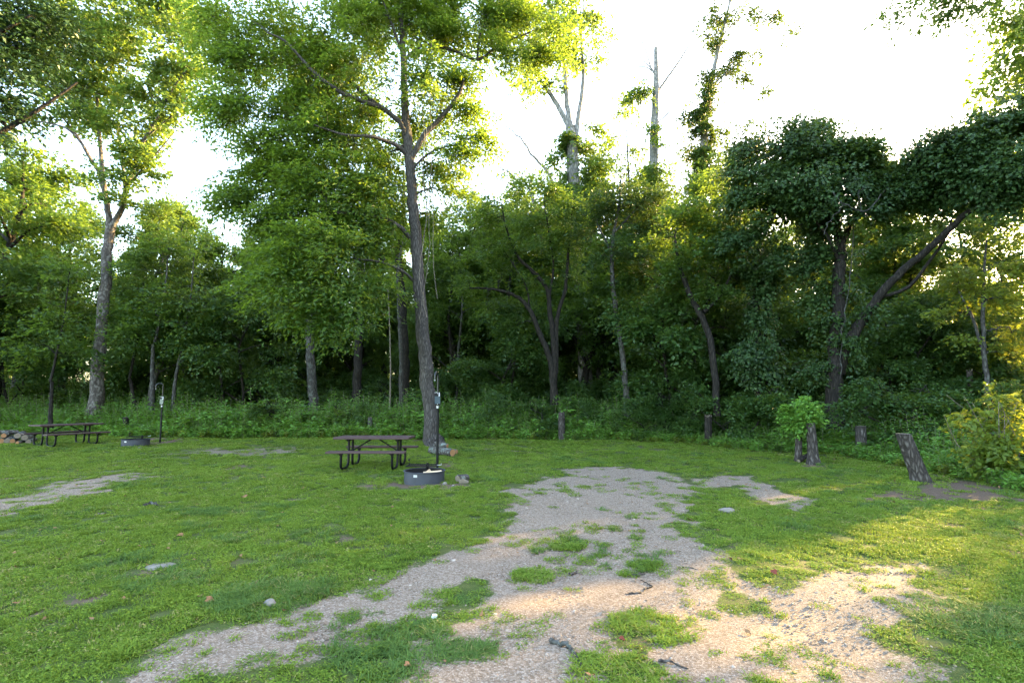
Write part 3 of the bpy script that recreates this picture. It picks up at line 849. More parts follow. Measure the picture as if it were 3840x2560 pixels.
# --- the vine-smothered arching tree on the right
VY = 16.5
VB = P(3120, 1560, VY); VB[2] = float(gh(VB[0], VB[1]))
st = []
tp, trd = px_stem([(3128, 1460, VY, .24), (3132, 1330, VY, .21), (3140, 1180, VY, .19), (3148, 1040, VY, .18), (3150, 920, VY, .16), (3120, 800, VY, .13), (3060, 690, VY, .10), (2980, 590, VY, .07), (2900, 540, VY, .04)])
st.append((np.vstack([[VB - [0, 0, .1]], tp]), np.concatenate([[.32], trd])))
for rows in ([(3140, 1400, VY, .20), (3180, 1290, VY - .1, .17), (3230, 1210, VY - .2, .15), (3290, 1120, VY - .4, .13), (3380, 1020, VY - .8, .11), (3470, 945, VY - 1.2, .10), (3560, 860, VY - 1.7, .09), (3640, 790, VY - 2.2, .08), (3740, 730, VY - 2.8, .07), (3860, 680, VY - 3.4, .06)],
             [(3150, 920, VY, .12), (3200, 820, VY, .10), (3260, 740, VY - .3, .08), (3360, 660, VY - .6, .06), (3460, 600, VY - .8, .04)],
             [(3300, 1115, VY - .4, .06), (3400, 1080, VY - .7, .05), (3470, 1000, VY - 1.0, .045), (3540, 900, VY - 1.3, .035), (3570, 820, VY - 1.5, .02)],
             [(3150, 1000, VY, .06), (3110, 900, VY - .3, .05), (3030, 790, VY - .5, .045), (2960, 700, VY - .6, .03)]):
    st.append(px_stem(rows))
vb = px_blobs([(2850, 560, VY + .3, .95, 85), (2960, 540, VY - .2, 1.1, 110), (2840, 680, VY, .9, 80), (2960, 680, VY - .5, 1.05, 105), (3080, 600, VY - .4, 1.0, 95), (2900, 790, VY - .1, .85, 70), (3040, 740, VY - .6, .9, 80), (3180, 660, VY - .6, .95, 90),
               (3300, 660, VY - .9, .95, 90), (3400, 620, VY - 1.2, .9, 85), (3500, 580, VY - 1.6, .9, 85), (3600, 560, VY - 2.0, .9, 85), (3460, 700, VY - 1.3, .65, 40), (3590, 680, VY - 2.0, .7, 50), (3690, 530, VY - 2.6, .85, 85), (3700, 640, VY - 2.6, .75, 65), (3790, 520, VY - 3.0, .9, 85),
               (3810, 640, VY - 3.2, .8, 70), (3900, 480, VY - 3.4, 1.0, 80), (3900, 600, VY - 3.4, .9, 70), (2780, 640, VY + .5, .6, 32), (2860, 880, VY + .3, .5, 24), (2990, 850, VY - .2, .6, 36), (3110, 850, VY + .2, .6, 34), (3100, 960, VY + .4, .5, 26), (3180, 960, VY + .4, .45, 22), (3090, 1080, VY + .3, .42, 20), (3180, 1120, VY + .3, .4, 18), 
               (3080, 1220, VY, .42, 20), (3150, 1290, VY - .4, .36, 16), (3060, 1390, VY - .1, .42, 18), (3560, 770, VY - 1.4, .45, 18), (3010, 500, VY, .5, 24), (2890, 490, VY + .2, .45, 22), (3150, 580, VY - .4, .8, 60), (3280, 600, VY - .8, .7, 50), (3380, 700, VY - 1.0, .8, 60), (3200, 790, VY - .3, .8, 56), (2780, 760, VY + .3, .7, 44), (2740, 880, VY + .6, .6, 30), (3640, 600, VY - 2.3, .9, 80), (3840, 420, VY - 3.2, .8, 50), (3780, 700, VY - 3, .6, 40), (3520, 650, VY - 1.6, .7, 46), (3060, 480, VY, .5, 26), (3150, 720, VY - .2, .7, 50), (3260, 700, VY - .4, .65, 46), (3330, 740, VY - .7, .55, 34), (3090, 800, VY + .3, .6, 40), (3200, 860, VY + .3, .45, 24), (3190, 560, VY - .5, .6, 40), (3240, 580, VY - .7, .55, 36), (2950, 930, VY + .2, .5, 24), (3040, 960, VY + .2, .5, 26), (2770, 900, VY + .2, .45, 26), (2800, 1010, VY + .4, .4, 20), (2900, 980, VY + .3, .35, 14), (3520, 730, VY - 1.4, .4, 22), (3690, 720, VY - 2.5, .4, 22), (3800, 760, VY - 3, .4, 22), (3060, 1130, VY + .2, .35, 14), (3000, 1020, VY + .3, .35, 14), (3260, 1180, VY - .3, .3, 10)], .72)
vn = [([P(3205, 760, VY - .5), P(3190, 1000, VY - .4), P(3165, 1200, VY - .4), P(3150, 1420, VY - .4)], .014),
      ([P(3330, 700, VY - 1.1), P(3250, 790, VY - 1.5), P(3165, 765, VY - 1.6), P(3120, 720, VY - 1.6)], .022), ([P(3165, 765, VY - 1.6), P(3110, 830, VY - 1.6), P(3090, 880, VY - 1.6)], .012),
      ([P(3232, 790, VY - 1.4), P(3220, 720, VY - 1.5), P(3260, 690, VY - 1.5)], .012)]
build_tree('vine_draped_tree', 'dark arching tree smothered in hanging vines behind the leaning stump', 'tree', VB, st, [(c, r, int(n * 1.3)) for c, r, n in vb], M['leaf_vine'], M['bark_dark'], K=30, SL=.8, SW=.48, L=.115, W=.088, tilt=.6, droop=.4, hang=.3, seed=8, seg=12, twig=.3, gap=.12,
           vines=vn, extra_bark=M['bark_grey'], shell=.33)

# --- dead snag and its vines
DY = 30.0
b = P(2455, 1560, DY); b[2] = float(gh(b[0], b[1]))
st = [px_stem([(2455, 1580, DY, .34), (2454, 1200, DY, .32), (2452, 800, DY, .30), (2450, 600, DY, .27), (2458, 420, DY, .22), (2460, 300, DY, .17), (2459, 180, DY, .10)])]
for rows in ([(2462, 350, DY, .08), (2490, 310, DY, .07), (2540, 240, DY, .06), (2590, 160, DY, .035)], [(2458, 470, DY, .05), (2500, 430, DY, .045), (2560, 375, DY, .035), (2600, 330, DY, .02)],
             [(2455, 280, DY, .06), (2440, 250, DY, .05), (2425, 200, DY, .035), (2405, 155, DY, .03), (2375, 160, DY, .02), (2340, 190, DY, .015)], [(2452, 270, DY, .05), (2420, 252, DY, .04), (2380, 250, DY, .03), (2340, 235, DY, .015)], [(2450, 265, DY, .04), (2400, 215, DY, .03), (2350, 170, DY, .015)]):
    st.append(px_stem(rows))
build_tree('dead_snag', 'bare dead tree trunk with broken top standing above the woods', 'tree', b, st, px_blobs([(2400, 340, DY - .3, .9, 26), (2450, 350, DY - .3, .6, 16), (2450, 480, DY - .4, .4, 14), (2450, 560, DY - .4, .5, 22), (2452, 640, DY - .4, .6, 34), (2446, 710, DY - .4, .8, 50), (2360, 350, DY, .5, 9), (2470, 850, DY - .4, .9, 36), (2450, 1000, DY - .4, .7, 30), (2455, 1150, DY - .4, .6, 26), (2340, 400, DY, .5, 8)]),
           M['leaf_wood'], M['bark_white'], K=24, SL=.8, SW=.4, L=.17, W=.13, seed=12, seg=12, twig=.3)

# --- ivy-wrapped tree right of the snag
IY = 31.0
b = P(2625, 1560, IY); b[2] = float(gh(b[0], b[1]))
st = [px_stem([(2625, 1580, IY, .30), (2625, 1100, IY, .28), (2630, 750, IY, .26), (2640, 500, IY, .22), (2660, 350, IY, .17), (2685, 220, IY, .13), (2715, 100, IY, .09), (2750, -40, IY, .05), (2790, -200, IY, .02)]),
      px_stem([(2668, 320, IY, .06), (2720, 280, IY, .05), (2790, 230, IY, .04), (2840, 270, IY, .03), (2860, 340, IY, .015)]), px_stem([(2700, 150, IY, .05), (2760, 80, IY, .04), (2850, 30, IY, .025), (2920, 20, IY, .015)]),
      px_stem([(2655, 380, IY, .05), (2700, 310, IY, .04), (2740, 220, IY, .03)])]
build_tree('ivy_covered_tree', 'tall ivy-wrapped tree leaning right of the dead snag', 'tree', b, st,
           px_blobs([(2625, 780, IY - .3, .7, 70), (2628, 710, IY - .3, .65, 70), (2630, 640, IY - .3, .65, 70), (2633, 570, IY - .3, .65, 70), (2640, 500, IY - .3, .65, 64), (2648, 430, IY - .3, .55, 44), (2656, 350, IY - .3, .45, 30), (2600, 430, IY, .8, 34), (2660, 400, IY, .6, 24), (2660, 290, IY - .2, .6, 30), (2740, 270, IY, .55, 20), (2760, 220, IY, .5, 18), (2650, 130, IY, .7, 20), (2700, 60, IY, .9, 34), (2750, 20, IY, .8, 26), (2690, 170, IY, .6, 18),
                     (2790, 300, IY, .6, 14), (2840, 70, IY, .7, 14), (2910, 60, IY, .7, 14), (2860, 340, IY, .5, 8), (2720, -100, IY, 1.2, 34), (2700, 500, IY + .3, 1.0, 24), (2580, 560, IY + .4, .8, 22), (2750, 590, IY + .5, 1.0, 30), (2960, 120, IY, .5, 6), (2625, 900, IY - .2, .9, 44), (2625, 1050, IY - .2, .8, 40), (2830, 200, IY, .5, 8)]),
           M['leaf_vine'], M['bark_white'], K=24, SL=.75, SW=.42, L=.17, W=.13, seed=13, twig=.35, gap=.1)

# --- white-limbed sycamore behind the crown of the leaning tree
XY = 29.0
b = P(2200, 1560, XY); b[2] = float(gh(b[0], b[1]))
st = [px_stem([(2200, 1580, XY, .42), (2190, 1200, XY, .40), (2170, 900, XY, .38), (2155, 700, XY, .36), (2145, 560, XY, .33), (2138, 470, XY, .28)]),
      px_stem([(2140, 490, XY, .18), (2110, 430, XY, .15), (2075, 370, XY, .13), (2040, 320, XY, .10), (1990, 230, XY, .07), (1930, 100, XY, .03)]), px_stem([(2138, 480, XY, .17), (2128, 400, XY, .15), (2120, 310, XY, .13), (2110, 200, XY, .09), (2090, 60, XY, .05)]),
      px_stem([(2160, 520, XY, .15), (2168, 440, XY, .13), (2180, 360, XY, .12), (2188, 270, XY, .10), (2180, 150, XY, .06), (2190, 0, XY, .03)])]
build_tree('white_limbed_sycamore', 'sycamore with pale bare forks rising from an ivy-clad trunk', 'tree', b, st,
           px_blobs([(2080, 60, XY, 1.5, 50), (2190, 60, XY, 1.4, 44), (2020, 180, XY, 1.5, 46), (2130, 200, XY, 1.4, 42), (2200, 200, XY, 1.1, 26), (1990, 300, XY, 1.1, 30), (2060, 320, XY, .8, 20), (1960, 60, XY, 1.4, 44), (2240, 100, XY, .8, 16), (2100, -80, XY, 2.0, 60), (2145, 530, XY - .4, .55, 60), (2145, 590, XY - .4, .55, 66), (2150, 650, XY - .4, .6, 70), (2156, 710, XY - .4, .65, 70), (2160, 770, XY - .3, .9, 70), (2090, 600, XY + .3, .9, 26),
                     (2200, 560, XY + .3, .9, 26), (2230, 660, XY, 1.0, 32), (2170, 880, XY - .3, .9, 44), (2180, 1000, XY - .3, .8, 40), (2190, 1120, XY - .3, .7, 34), (2060, 720, XY, .9, 30), (2240, 480, XY, .6, 12)]),
           M['leaf_syc'], M['bark_white'], K=24, SL=.95, SW=.5, L=.19, W=.15, seed=14, seg=12, twig=.35, gap=.08)

# --- slim pale tree
LY = 20.6
b = P(2352, 1550, LY); b[2] = float(gh(b[0], b[1]))
st = [px_stem([(2352, 1560, LY, .13), (2346, 1440, LY, .115), (2330, 1300, LY, .105), (2312, 1180, LY, .10), (2300, 1080, LY, .09), (2293, 980, LY, .08), (2300, 880, LY, .065), (2320, 780, LY, .05), (2330, 660, LY, .03)]), px_stem([(2296, 960, LY, .05), (2270, 900, LY, .04), (2240, 840, LY, .025)]), px_stem([(2305, 870, LY, .045), (2370, 800, LY, .035), (2420, 740, LY, .02)])]
build_tree('slim_pale_tree', 'slender crooked pale-trunked tree in front of the dark thicket', 'tree', b, st,
           px_blobs([(2250, 780, LY, 1.0, 60), (2340, 740, LY, 1.1, 70), (2430, 760, LY, 1.0, 60), (2290, 870, LY, .9, 48), (2400, 860, LY, .9, 46), (2480, 840, LY, .8, 38), (2210, 880, LY, .7, 30), (2340, 960, LY, .8, 34), (2440, 960, LY, .7, 26), (2500, 740, LY, .7, 28), (2330, 1060, LY, .5, 12), (2250, 960, LY, .6, 18)]), M['leaf_vine'], M['bark_grey'],
           K=28, SL=.85, SW=.45, L=.13, W=.075, seed=15, twig=.5, gap=.12)
b2 = P(2390, 1560, 32); b2[2] = float(gh(b2[0], 32))
build_tree('wispy_tree', 'thin wispy-topped tree rising just left of the dead snag', 'tree', b2, [px_stem([(2390, 1580, 32, .16), (2370, 1100, 32, .13), (2360, 800, 32, .09), (2355, 600, 32, .06), (2345, 430, 32, .02)])],
           px_blobs([(2340, 430, 32, .8, 18), (2380, 480, 32, .7, 16), (2320, 520, 32, .8, 20), (2390, 570, 32, .7, 18), (2340, 620, 32, .9, 26), (2300, 640, 32, .6, 14), (2410, 650, 32, .8, 22), (2360, 720, 32, 1.0, 34), (2330, 380, 32, .4, 6), (2270, 560, 32, .5, 8)]), M['leaf_wood'], M['bark_grey'], K=22, SL=.8, SW=.4, L=.17, W=.11, seed=16, twig=.5, gap=.05)

# --- multi-stemmed tree in the middle of the wood edge
MY = 22.0
b = P(2075, 1530, MY); b[2] = float(gh(b[0], b[1]))
st = []
for rows in ([(2078, 1540, MY, .15), (2068, 1370, MY, .13), (2020, 1240, MY, .11), (1985, 1160, MY, .095), (1935, 1110, MY, .08), (1850, 1085, MY, .055), (1760, 1080, MY, .03)],
             [(2082, 1530, MY, .13), (2078, 1300, MY, .12), (2062, 1180, MY, .11), (2050, 1080, MY, .09), (1990, 1010, MY, .08), (1940, 960, MY, .06), (1900, 860, MY, .04), (1880, 760, MY, .02)],
             [(2085, 1400, MY, .10), (2090, 1200, MY, .09), (2120, 1080, MY, .075), (2130, 960, MY, .06), (2140, 850, MY, .04), (2150, 740, MY, .02)],
             [(2058, 1130, MY, .06), (2075, 1000, MY, .05), (2060, 880, MY, .04), (2040, 760, MY, .02)], [(1985, 1160, MY, .05), (1975, 1080, MY - .2, .04), (1930, 1000, MY - .3, .03), (1890, 940, MY - .3, .02)]):
    st.append(px_stem(rows))
build_tree('forked_tree', 'many-stemmed spreading tree whose dark stems fan out above a thicket', 'tree', b, st,
           px_blobs([(1860, 820, MY, 1.1, 62), (1970, 800, MY, 1.1, 62), (2080, 790, MY, 1.1, 62), (1800, 930, MY, 1.0, 46), (1920, 930, MY - .3, 1.0, 46), (2040, 920, MY, 1.0, 46), (2150, 900, MY, 1.0, 48), (1760, 1050, MY, .9, 36), (1880, 1030, MY, .8, 30), (2120, 1040, MY + .3, .8, 28), (1990, 1060, MY + .4, .8, 26), (1930, 730, MY, .9, 38), (2050, 720, MY, .9, 38), (1700, 1000, MY, .8, 28), (2180, 780, MY, .8, 34), (1830, 1160, MY, .8, 26), (1930, 1220, MY + .5, .8, 26)]),
           M['leaf_wood'], M['bark_dark'], K=26, SL=.8, SW=.42, L=.13, W=.08, seed=17, twig=.5, gap=.05)

# --- crooked dark tree and vine column
CY = 18.0
b = P(2690, 1450, CY); b[2] = float(gh(b[0], b[1]))
st = [px_stem([(2690, 1560, CY, .12), (2672, 1330, CY, .115), (2650, 1230, CY, .11), (2610, 1150, CY, .10), (2570, 1060, CY, .085), (2545, 980, CY, .06), (2530, 880, CY, .03)]), px_stem([(2640, 1170, CY, .07), (2700, 1110, CY, .05), (2740, 1030, CY, .03)])]
build_tree('crooked_tree', 'dark crooked leaning tree between slim pale tree and vine column', 'tree', b, st,
           px_blobs([(2540, 830, CY, .8, 50), (2640, 860, CY, .8, 48), (2590, 950, CY - .2, .8, 46), (2700, 960, CY, .8, 44), (2520, 1000, CY, .6, 26), (2680, 1070, CY - .2, .7, 34), (2770, 1040, CY, .6, 26), (2610, 760, CY, .7, 36), (2730, 840, CY, .7, 34), (2480, 900, CY, .5, 18), (2740, 720, CY + .6, .7, 34), (2680, 660, CY + .8, .6, 22)]), M['leaf_wood'], M['bark_dark'], K=26, SL=.75, SW=.45, L=.12, W=.09, seed=18, twig=.4, gap=.1)
b = P(2840, 1560, 18.2); b[2] = float(gh(b[0], b[1]))
build_tree('vine_column', 'dark column of hanging vines left of the big arching tree', 'tree', b, [px_stem([(2840, 1570, 18.2, .12), (2842, 1300, 18.2, .11), (2835, 1100, 18.2, .10), (2850, 960, 18.2, .06)]), px_stem([(2880, 1570, 18.4, .05), (2870, 1250, 18.4, .05), (2890, 1020, 18.4, .04)])],
           px_blobs([(2840, 990, 18.2, .8, 56), (2900, 1020, 18.2, .6, 36), (2790, 1040, 18.2, .6, 34), (2850, 1100, 18.0, .7, 44), (2840, 1200, 18.0, .5, 28), (2860, 1300, 18.0, .55, 30), (2790, 1330, 17.8, .7, 40), (2870, 1400, 17.9, .6, 34)]), M['leaf_vine'], M['bark_dark'], K=28, SL=.7, SW=.4, L=.12, W=.10, hang=.5, droop=.6, seed=19, twig=.25, gap=.2)

# --- sun-lit sapling at the right edge
RY = 15.5
b = P(3712, 1560, RY); b[2] = float(gh(b[0], b[1]))
st = [px_stem([(3712, 1560, RY, .075), (3702, 1450, RY, .07), (3690, 1300, RY, .06), (3685, 1150, RY, .05), (3690, 1020, RY, .035), (3700, 900, RY, .02)]), px_stem([(3688, 1330, RY, .045), (3650, 1200, RY, .04), (3620, 1140, RY, .03), (3590, 1080, RY, .02)])]
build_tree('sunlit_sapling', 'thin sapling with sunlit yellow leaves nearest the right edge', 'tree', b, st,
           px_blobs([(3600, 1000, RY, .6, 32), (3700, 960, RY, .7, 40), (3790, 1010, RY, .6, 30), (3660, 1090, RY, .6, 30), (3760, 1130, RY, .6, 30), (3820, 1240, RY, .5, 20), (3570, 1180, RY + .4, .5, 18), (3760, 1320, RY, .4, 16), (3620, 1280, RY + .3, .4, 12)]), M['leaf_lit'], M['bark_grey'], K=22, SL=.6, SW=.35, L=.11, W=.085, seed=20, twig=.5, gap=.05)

# --- trees whose trunks stand outside the frame and whose branches reach in
b = ground(-13.2, 9.2)
st = [(np.array([b - [0, 0, .1], b + [.1, 0, 3], b + [.3, .2, 6.5], b + [.2, .3, 10], b + [.2, .3, 13]]), [.32, .25, .21, .14, .04]),
      (np.array([b + [.3, .2, 5.2], b + [1.4, .6, 6.4], b + [2.6, 1.0, 7.3], b + [3.6, 1.4, 8.6]]), [.10, .08, .05, .02]), (np.array([b + [.3, .2, 6.2], b + [1.5, .5, 8.2], b + [2.9, .9, 9.8]]), [.09, .06, .02])]
build_tree('overhanging_tree', 'near tree at the left edge whose dark boughs hang in from above', 'tree', b, st,
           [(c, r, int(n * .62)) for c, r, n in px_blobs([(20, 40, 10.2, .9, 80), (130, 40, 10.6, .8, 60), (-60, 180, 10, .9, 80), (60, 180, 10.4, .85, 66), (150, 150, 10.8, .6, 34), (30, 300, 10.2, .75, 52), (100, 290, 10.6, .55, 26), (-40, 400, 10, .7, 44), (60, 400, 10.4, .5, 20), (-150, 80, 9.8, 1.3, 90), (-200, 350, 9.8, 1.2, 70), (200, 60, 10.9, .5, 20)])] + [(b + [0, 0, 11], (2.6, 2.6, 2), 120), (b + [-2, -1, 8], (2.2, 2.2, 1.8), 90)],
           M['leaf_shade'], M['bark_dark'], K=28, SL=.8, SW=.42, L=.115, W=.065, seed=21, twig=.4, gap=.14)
b = ground(11.5, 5.2)
st = [(np.array([b - [0, 0, .1], b + [-.1, 0, 3], b + [.1, .1, 6], b + [.3, .1, 10]]), [.26, .21, .17, .04]), (np.array([b + [.0, 0, 4.6], b + [-1.5, 1.0, 6.6], b + [-3.0, 2.0, 8.2], b + [-4.6, 2.6, 9.3]]), [.09, .05, .03, .01])]
build_tree('overhanging_locust', 'locust at the right edge with a thin twig dangling into the sky', 'tree', b, st,
           px_blobs([(3480, 20, 8.0, .5, 26), (3560, 40, 8.0, .42, 18), (3640, 30, 7.9, .45, 18), (3420, 60, 8.0, .3, 10), (3530, 120, 8.0, .25, 7), (3600, 150, 8.0, .22, 6), (3380, 20, 8.1, .35, 10), (3700, 10, 7.9, .4, 14), (3490, 170, 8.0, .18, 4), (3610, 190, 7.9, .14, 3), (3340, 75, 8.1, .2, 4), (3820, 20, 7.8, .3, 9), (3560, -60, 8, .7, 30), (3440, -70, 8, .6, 26)]),
           M['leaf_syc'], M['bark_dark'], K=22, SL=.40, SW=.15, L=.068, W=.038, seed=22, twig=.6, gap=.0, hang=.25)

# ------------------------------------------------------------------ ordinary trees of the wood: a few are built, the others are copies
def wood_tree(name, label, cat, H, cr, c0, tr_, seed, nb, per, L, W, lm, bm, lean=(0, 0), multi=1, flat=.75, group=None, K=24):
    rg = np.random.default_rng(seed)
    st, bl = [], []
    for s in range(multi):
        a0 = rg.random() * 6.28
        off = np.array([math.cos(a0), math.sin(a0), 0]) * (.25 if multi > 1 else 0)
        tip = np.array([lean[0] + rg.normal(0, .5), lean[1] + rg.normal(0, .5), H * rg.uniform(.88, .96)]) + off * 6
        hs = np.linspace(0, 1, 6)[:, None]
        pts = off + hs * tip * np.array([1, 1, 1]) + np.hstack([rg.normal(0, .12, (6, 2)) * np.sin(hs * 3.14) * 2, np.zeros((6, 1))])
        pts[0, 2] = -.15
        rr = tr_ * (1 - hs[:, 0]) ** .7 * (1 if multi == 1 else .7) + .015; rr[0] *= 1.35
        st.append((pts, rr))
        ns = max(2, nb // multi)
        for i in range(ns):
            t = c0 / H + (1 - c0 / H) * ((i + rg.random()) / ns)
            at = np.array([np.interp(t, hs[:, 0], pts[:, k]) for k in range(3)])
            az = i * 2.4 + rg.normal(0, .4); q = (t - c0 / H) / (1 - c0 / H)
            ln = cr * (1 - .72 * q ** 1.6) * rg.uniform(.55, 1.0)
            e = at + np.array([math.cos(az) * ln, math.sin(az) * ln, ln * rg.uniform(.15, .55)])
            m = (at + e) / 2 + np.array([0, 0, ln * .12])
            st.append((np.array([at, m, e]), [min(tr_ * .4, .02 + .022 * ln), .012 + .012 * ln, .008]))
            r = cr * rg.uniform(.26, .42) * (1 - .3 * q)
            bl.append((e, (r, r, r * flat), int(per * rg.uniform(.7, 1.3))))
            if ln > 1.6: bl.append((m, (r * .7, r * .7, r * .5), int(per * .45)))
    return build_tree(name, label, cat, (0, 0, 0), st, bl, lm, bm, K=K, SL=.95, SW=.5, L=L, W=W, seed=seed, twig=.3, gap=.06, seg=8, group=group)


PROTO = {
    'tall': wood_tree('tall_woodland_tree', '', 'tree', 16.5, 3.4, 5.0, .24, 31, 26, 40, .17, .12, M['leaf_wood'], M['bark_grey']),
    'broad': wood_tree('broad_woodland_tree', '', 'tree', 13.0, 4.0, 3.0, .20, 32, 26, 42, .16, .11, M['leaf_wood'], M['bark_dark']),
    'light': wood_tree('light_green_tree', '', 'tree', 11.5, 2.7, 2.6, .13, 33, 22, 38, .15, .09, M['leaf_syc'], M['bark_grey']),
    'low': wood_tree('understory_tree', '', 'tree', 7.0, 2.5, 1.2, .085, 34, 20, 38, .15, .10, M['leaf_dark'], M['bark_dark'], multi=2),
    'pole': wood_tree('slender_tree', '', 'tree', 13.5, 1.8, 7.0, .10, 35, 14, 34, .15, .10, M['leaf_wood'], M['bark_grey']),
    'shrub': wood_tree('shrub', '', 'shrub', 2.6, 1.15, .3, .03, 36, 15, 26, .13, .085, M['leaf_dark'], M['bark_dark'], multi=3, K=22),
}
used = set()


def stand(kind, px, Y, sc, label, rz, name=None, group=None, zs=1.0, X=None):
    q = P(px, 1500, Y) if X is None else np.array([X, Y, 0])
    loc = (q[0], Y, float(gh(q[0], Y)))
    src = PROTO[kind]
    if kind in used:
        o = copy_thing(src, loc, rz, sc, label, group, zs)
    else:
        used.add(kind); o = src; o.location = loc; o.rotation_euler = (0, 0, rz); o.scale = (sc, sc, sc * zs); o['label'] = label
        if group: o['group'] = group
    return o


WG = 'trees along the edge of the wood'
for a in (
    # kind, px, Y, scale, label, turn
    ('broad', -60, 25.5, 1.22, 'broad dark tree at the left edge behind the log pile', .3),
    ('tall', 60, 31, 1.02, 'tall yellow-green tree at the left edge below the overhanging boughs', 1.9),
    ('low', 110, 26.5, 1.0, 'low dense tree behind the far picnic table, left of the tall sycamore', 2.2),
    ('broad', 250, 32, 1.12, 'dark broad tree directly behind the trunk of the tall sycamore', 4.0),
    ('light', 575, 25.5, 1.06, 'light green tree above the hook-topped post 2', .7),
    ('low', 480, 27.5, 1.0, 'low dark tree between the tall sycamore and post 2', .2),
    ('pole', 690, 29, .95, 'slender tree leaning right behind post 2', 2.9),
    ('broad', 800, 31, 0.95, 'broad tree between post 2 and the pale trunk behind the near table', 5.2),
    ('low', 880, 26.0, 1.05, 'low leafy tree left of the pale trunk behind the near table', 3.6),
    ('tall', 960, 36, .95, 'tall tree filling the gap left of the leaning tree crown', .1),
    ('light', 1110, 33, 1.0, 'pale leaved tree hidden behind the low boughs of the leaning tree', 1.2),
    ('broad', 1330, 33, 1.0, 'broad tree seen under the boughs left of the leaning trunk', 2.1),
    ('tall', 1440, 38, 1.0, 'tall yellow-lit tree behind the leaning trunk', 4.4),
    ('light', 1680, 29.0, 1.0, 'light green tree immediately right of the leaning trunk', 5.5),
    ('pole', 1720, 27, .80, 'slender dark tree right of hook-topped post 1', .9),
    ('broad', 1840, 33, 1.12, 'broad tree behind the many-stemmed tree, on its left', 1.0),
    ('low', 1850, 25.0, .95, 'low dark tree below the many-stemmed tree, on its left', 4.9),
    ('light', 2010, 35, 1.15, 'light green tree right behind the many-stemmed tree', 3.3),
    ('broad', 2210, 28, 1.08, 'broad tree whose crown fills the gap between many-stemmed tree and slim pale tree', 2.0),
    ('tall', 1930, 30, .82, 'tall dark tree whose top rises behind the many-stemmed tree', 3.1),
    ('broad', 2440, 27.5, 1.0, 'broad dark tree around the foot of the dead snag', 5.1),
    ('broad', 2680, 31, 1.12, 'broad tree behind the ivy-wrapped tree on its right', .8),
    ('broad', 3060, 27, .95, 'broad dark tree behind the arching vine tree, between its two trunks', 2.7),
    ('light', 3360, 27, 1.0, 'pale lit tree far behind the arching bough', .6),
    ('light', 1760, 31, 1.32, 'tall airy light green tree right of the leaning trunk, above the dark slender one', 2.2),
    ('light', 1960, 33, 1.5, 'tall airy light green tree topping the many-stemmed tree', 4.1),
    ('light', 2260, 30, 1.48, 'tall airy light green tree just right of the white-limbed sycamore', .3),
    ('light', 2520, 33, 1.55, 'tall airy light green tree between the dead snag and the ivy-wrapped tree', 5.4),
    ('light', 2740, 30, 1.5, 'tall airy light green tree between ivy-wrapped tree and vine-smothered crown', 1.1),
    ('low', 2540, 21.5, 1.1, 'low dark tree left of the crooked tree stem', 3.3),
    ('light', 3800, 24, 1.0, 'yellow lit tree at the right edge beyond the thin sapling', 3.7),
    ('broad', 2300, 34, 1.1, 'broad tree behind the slim pale tree', .5),
    ('broad', 2560, 29, 1.0, 'broad tree in front of the dead snag and the ivy-wrapped tree', 3.9),
    ('low', 2640, 20.5, .85, 'low dark tree beneath the crooked leaning tree', 5.8),
    ('light', 2760, 26, 1.05, 'light green tree left of the vine-smothered crown', 4.2),
    ('low', 2950, 21, .95, 'low tree framed between vine column and arching trunk', .4),
    ('light', 3240, 23, 0.95, 'sunlit light green tree seen under the arching bough', 2.4),
    ('light', 3480, 21.5, 0.92, 'yellow-lit tree seen below the arching bough near the right edge', 5.0),
    ('light', 3660, 20, 0.88, 'yellow sunlit tree behind the thin sapling at the right edge', 1.7),
    ('low', 3380, 19, .75, 'low dark tree behind the leaning stump', 3.0),
    ('low', 3690, 18.3, .78, 'dense low tree below the yellow crown beside the thin sapling', 1.0),
    ('low', 3600, 17.5, .60, 'low leafy tree between leaning stump and right-edge sapling', 4.5),
):
    stand(*a[:5], a[5], group=WG)

# plain trunks the photograph shows under the boughs
def trunk_tree(px, py0, py1, Y, r, dx, label, bark, seed, crown=True, name='woodland_tree', mat='leaf_wood'):
    b = P(px, py0, Y); b[2] = float(gh(b[0], b[1]))
    n = 5; rows = []
    for i in range(n + 1):
        t = i / n
        rows.append((px + dx * t + 5 * math.sin(seed + t * 4), py0 + 30 + (py1 - py0 - 30) * t, Y, r * (1.12 - .45 * t)))
    ends = P(px + dx, py1, Y)
    st = [px_stem(rows), (np.array([ends, ends + [.2, .1, 2.5], ends + [.1, .3, 5.0]]), [r * .65, r * .4, .02])]
    bl = [(ends + [0, 0, 3.0], (1.8, 1.8, 1.8), 46), (ends + [.8, .3, 1.2], (1.2, 1.2, .9), 26), (ends + [-.9, .2, 1.6], (1.2, 1.2, .9), 26), (ends + [0, .2, 5.2], (1.3, 1.3, 1.2), 26)]
    return build_tree(name, label, 'tree', b, st, bl if crown else [], M[mat], bark, K=24, SL=.9, SW=.5, L=.16, W=.11, seed=seed, twig=.4, gap=.05, seg=10)


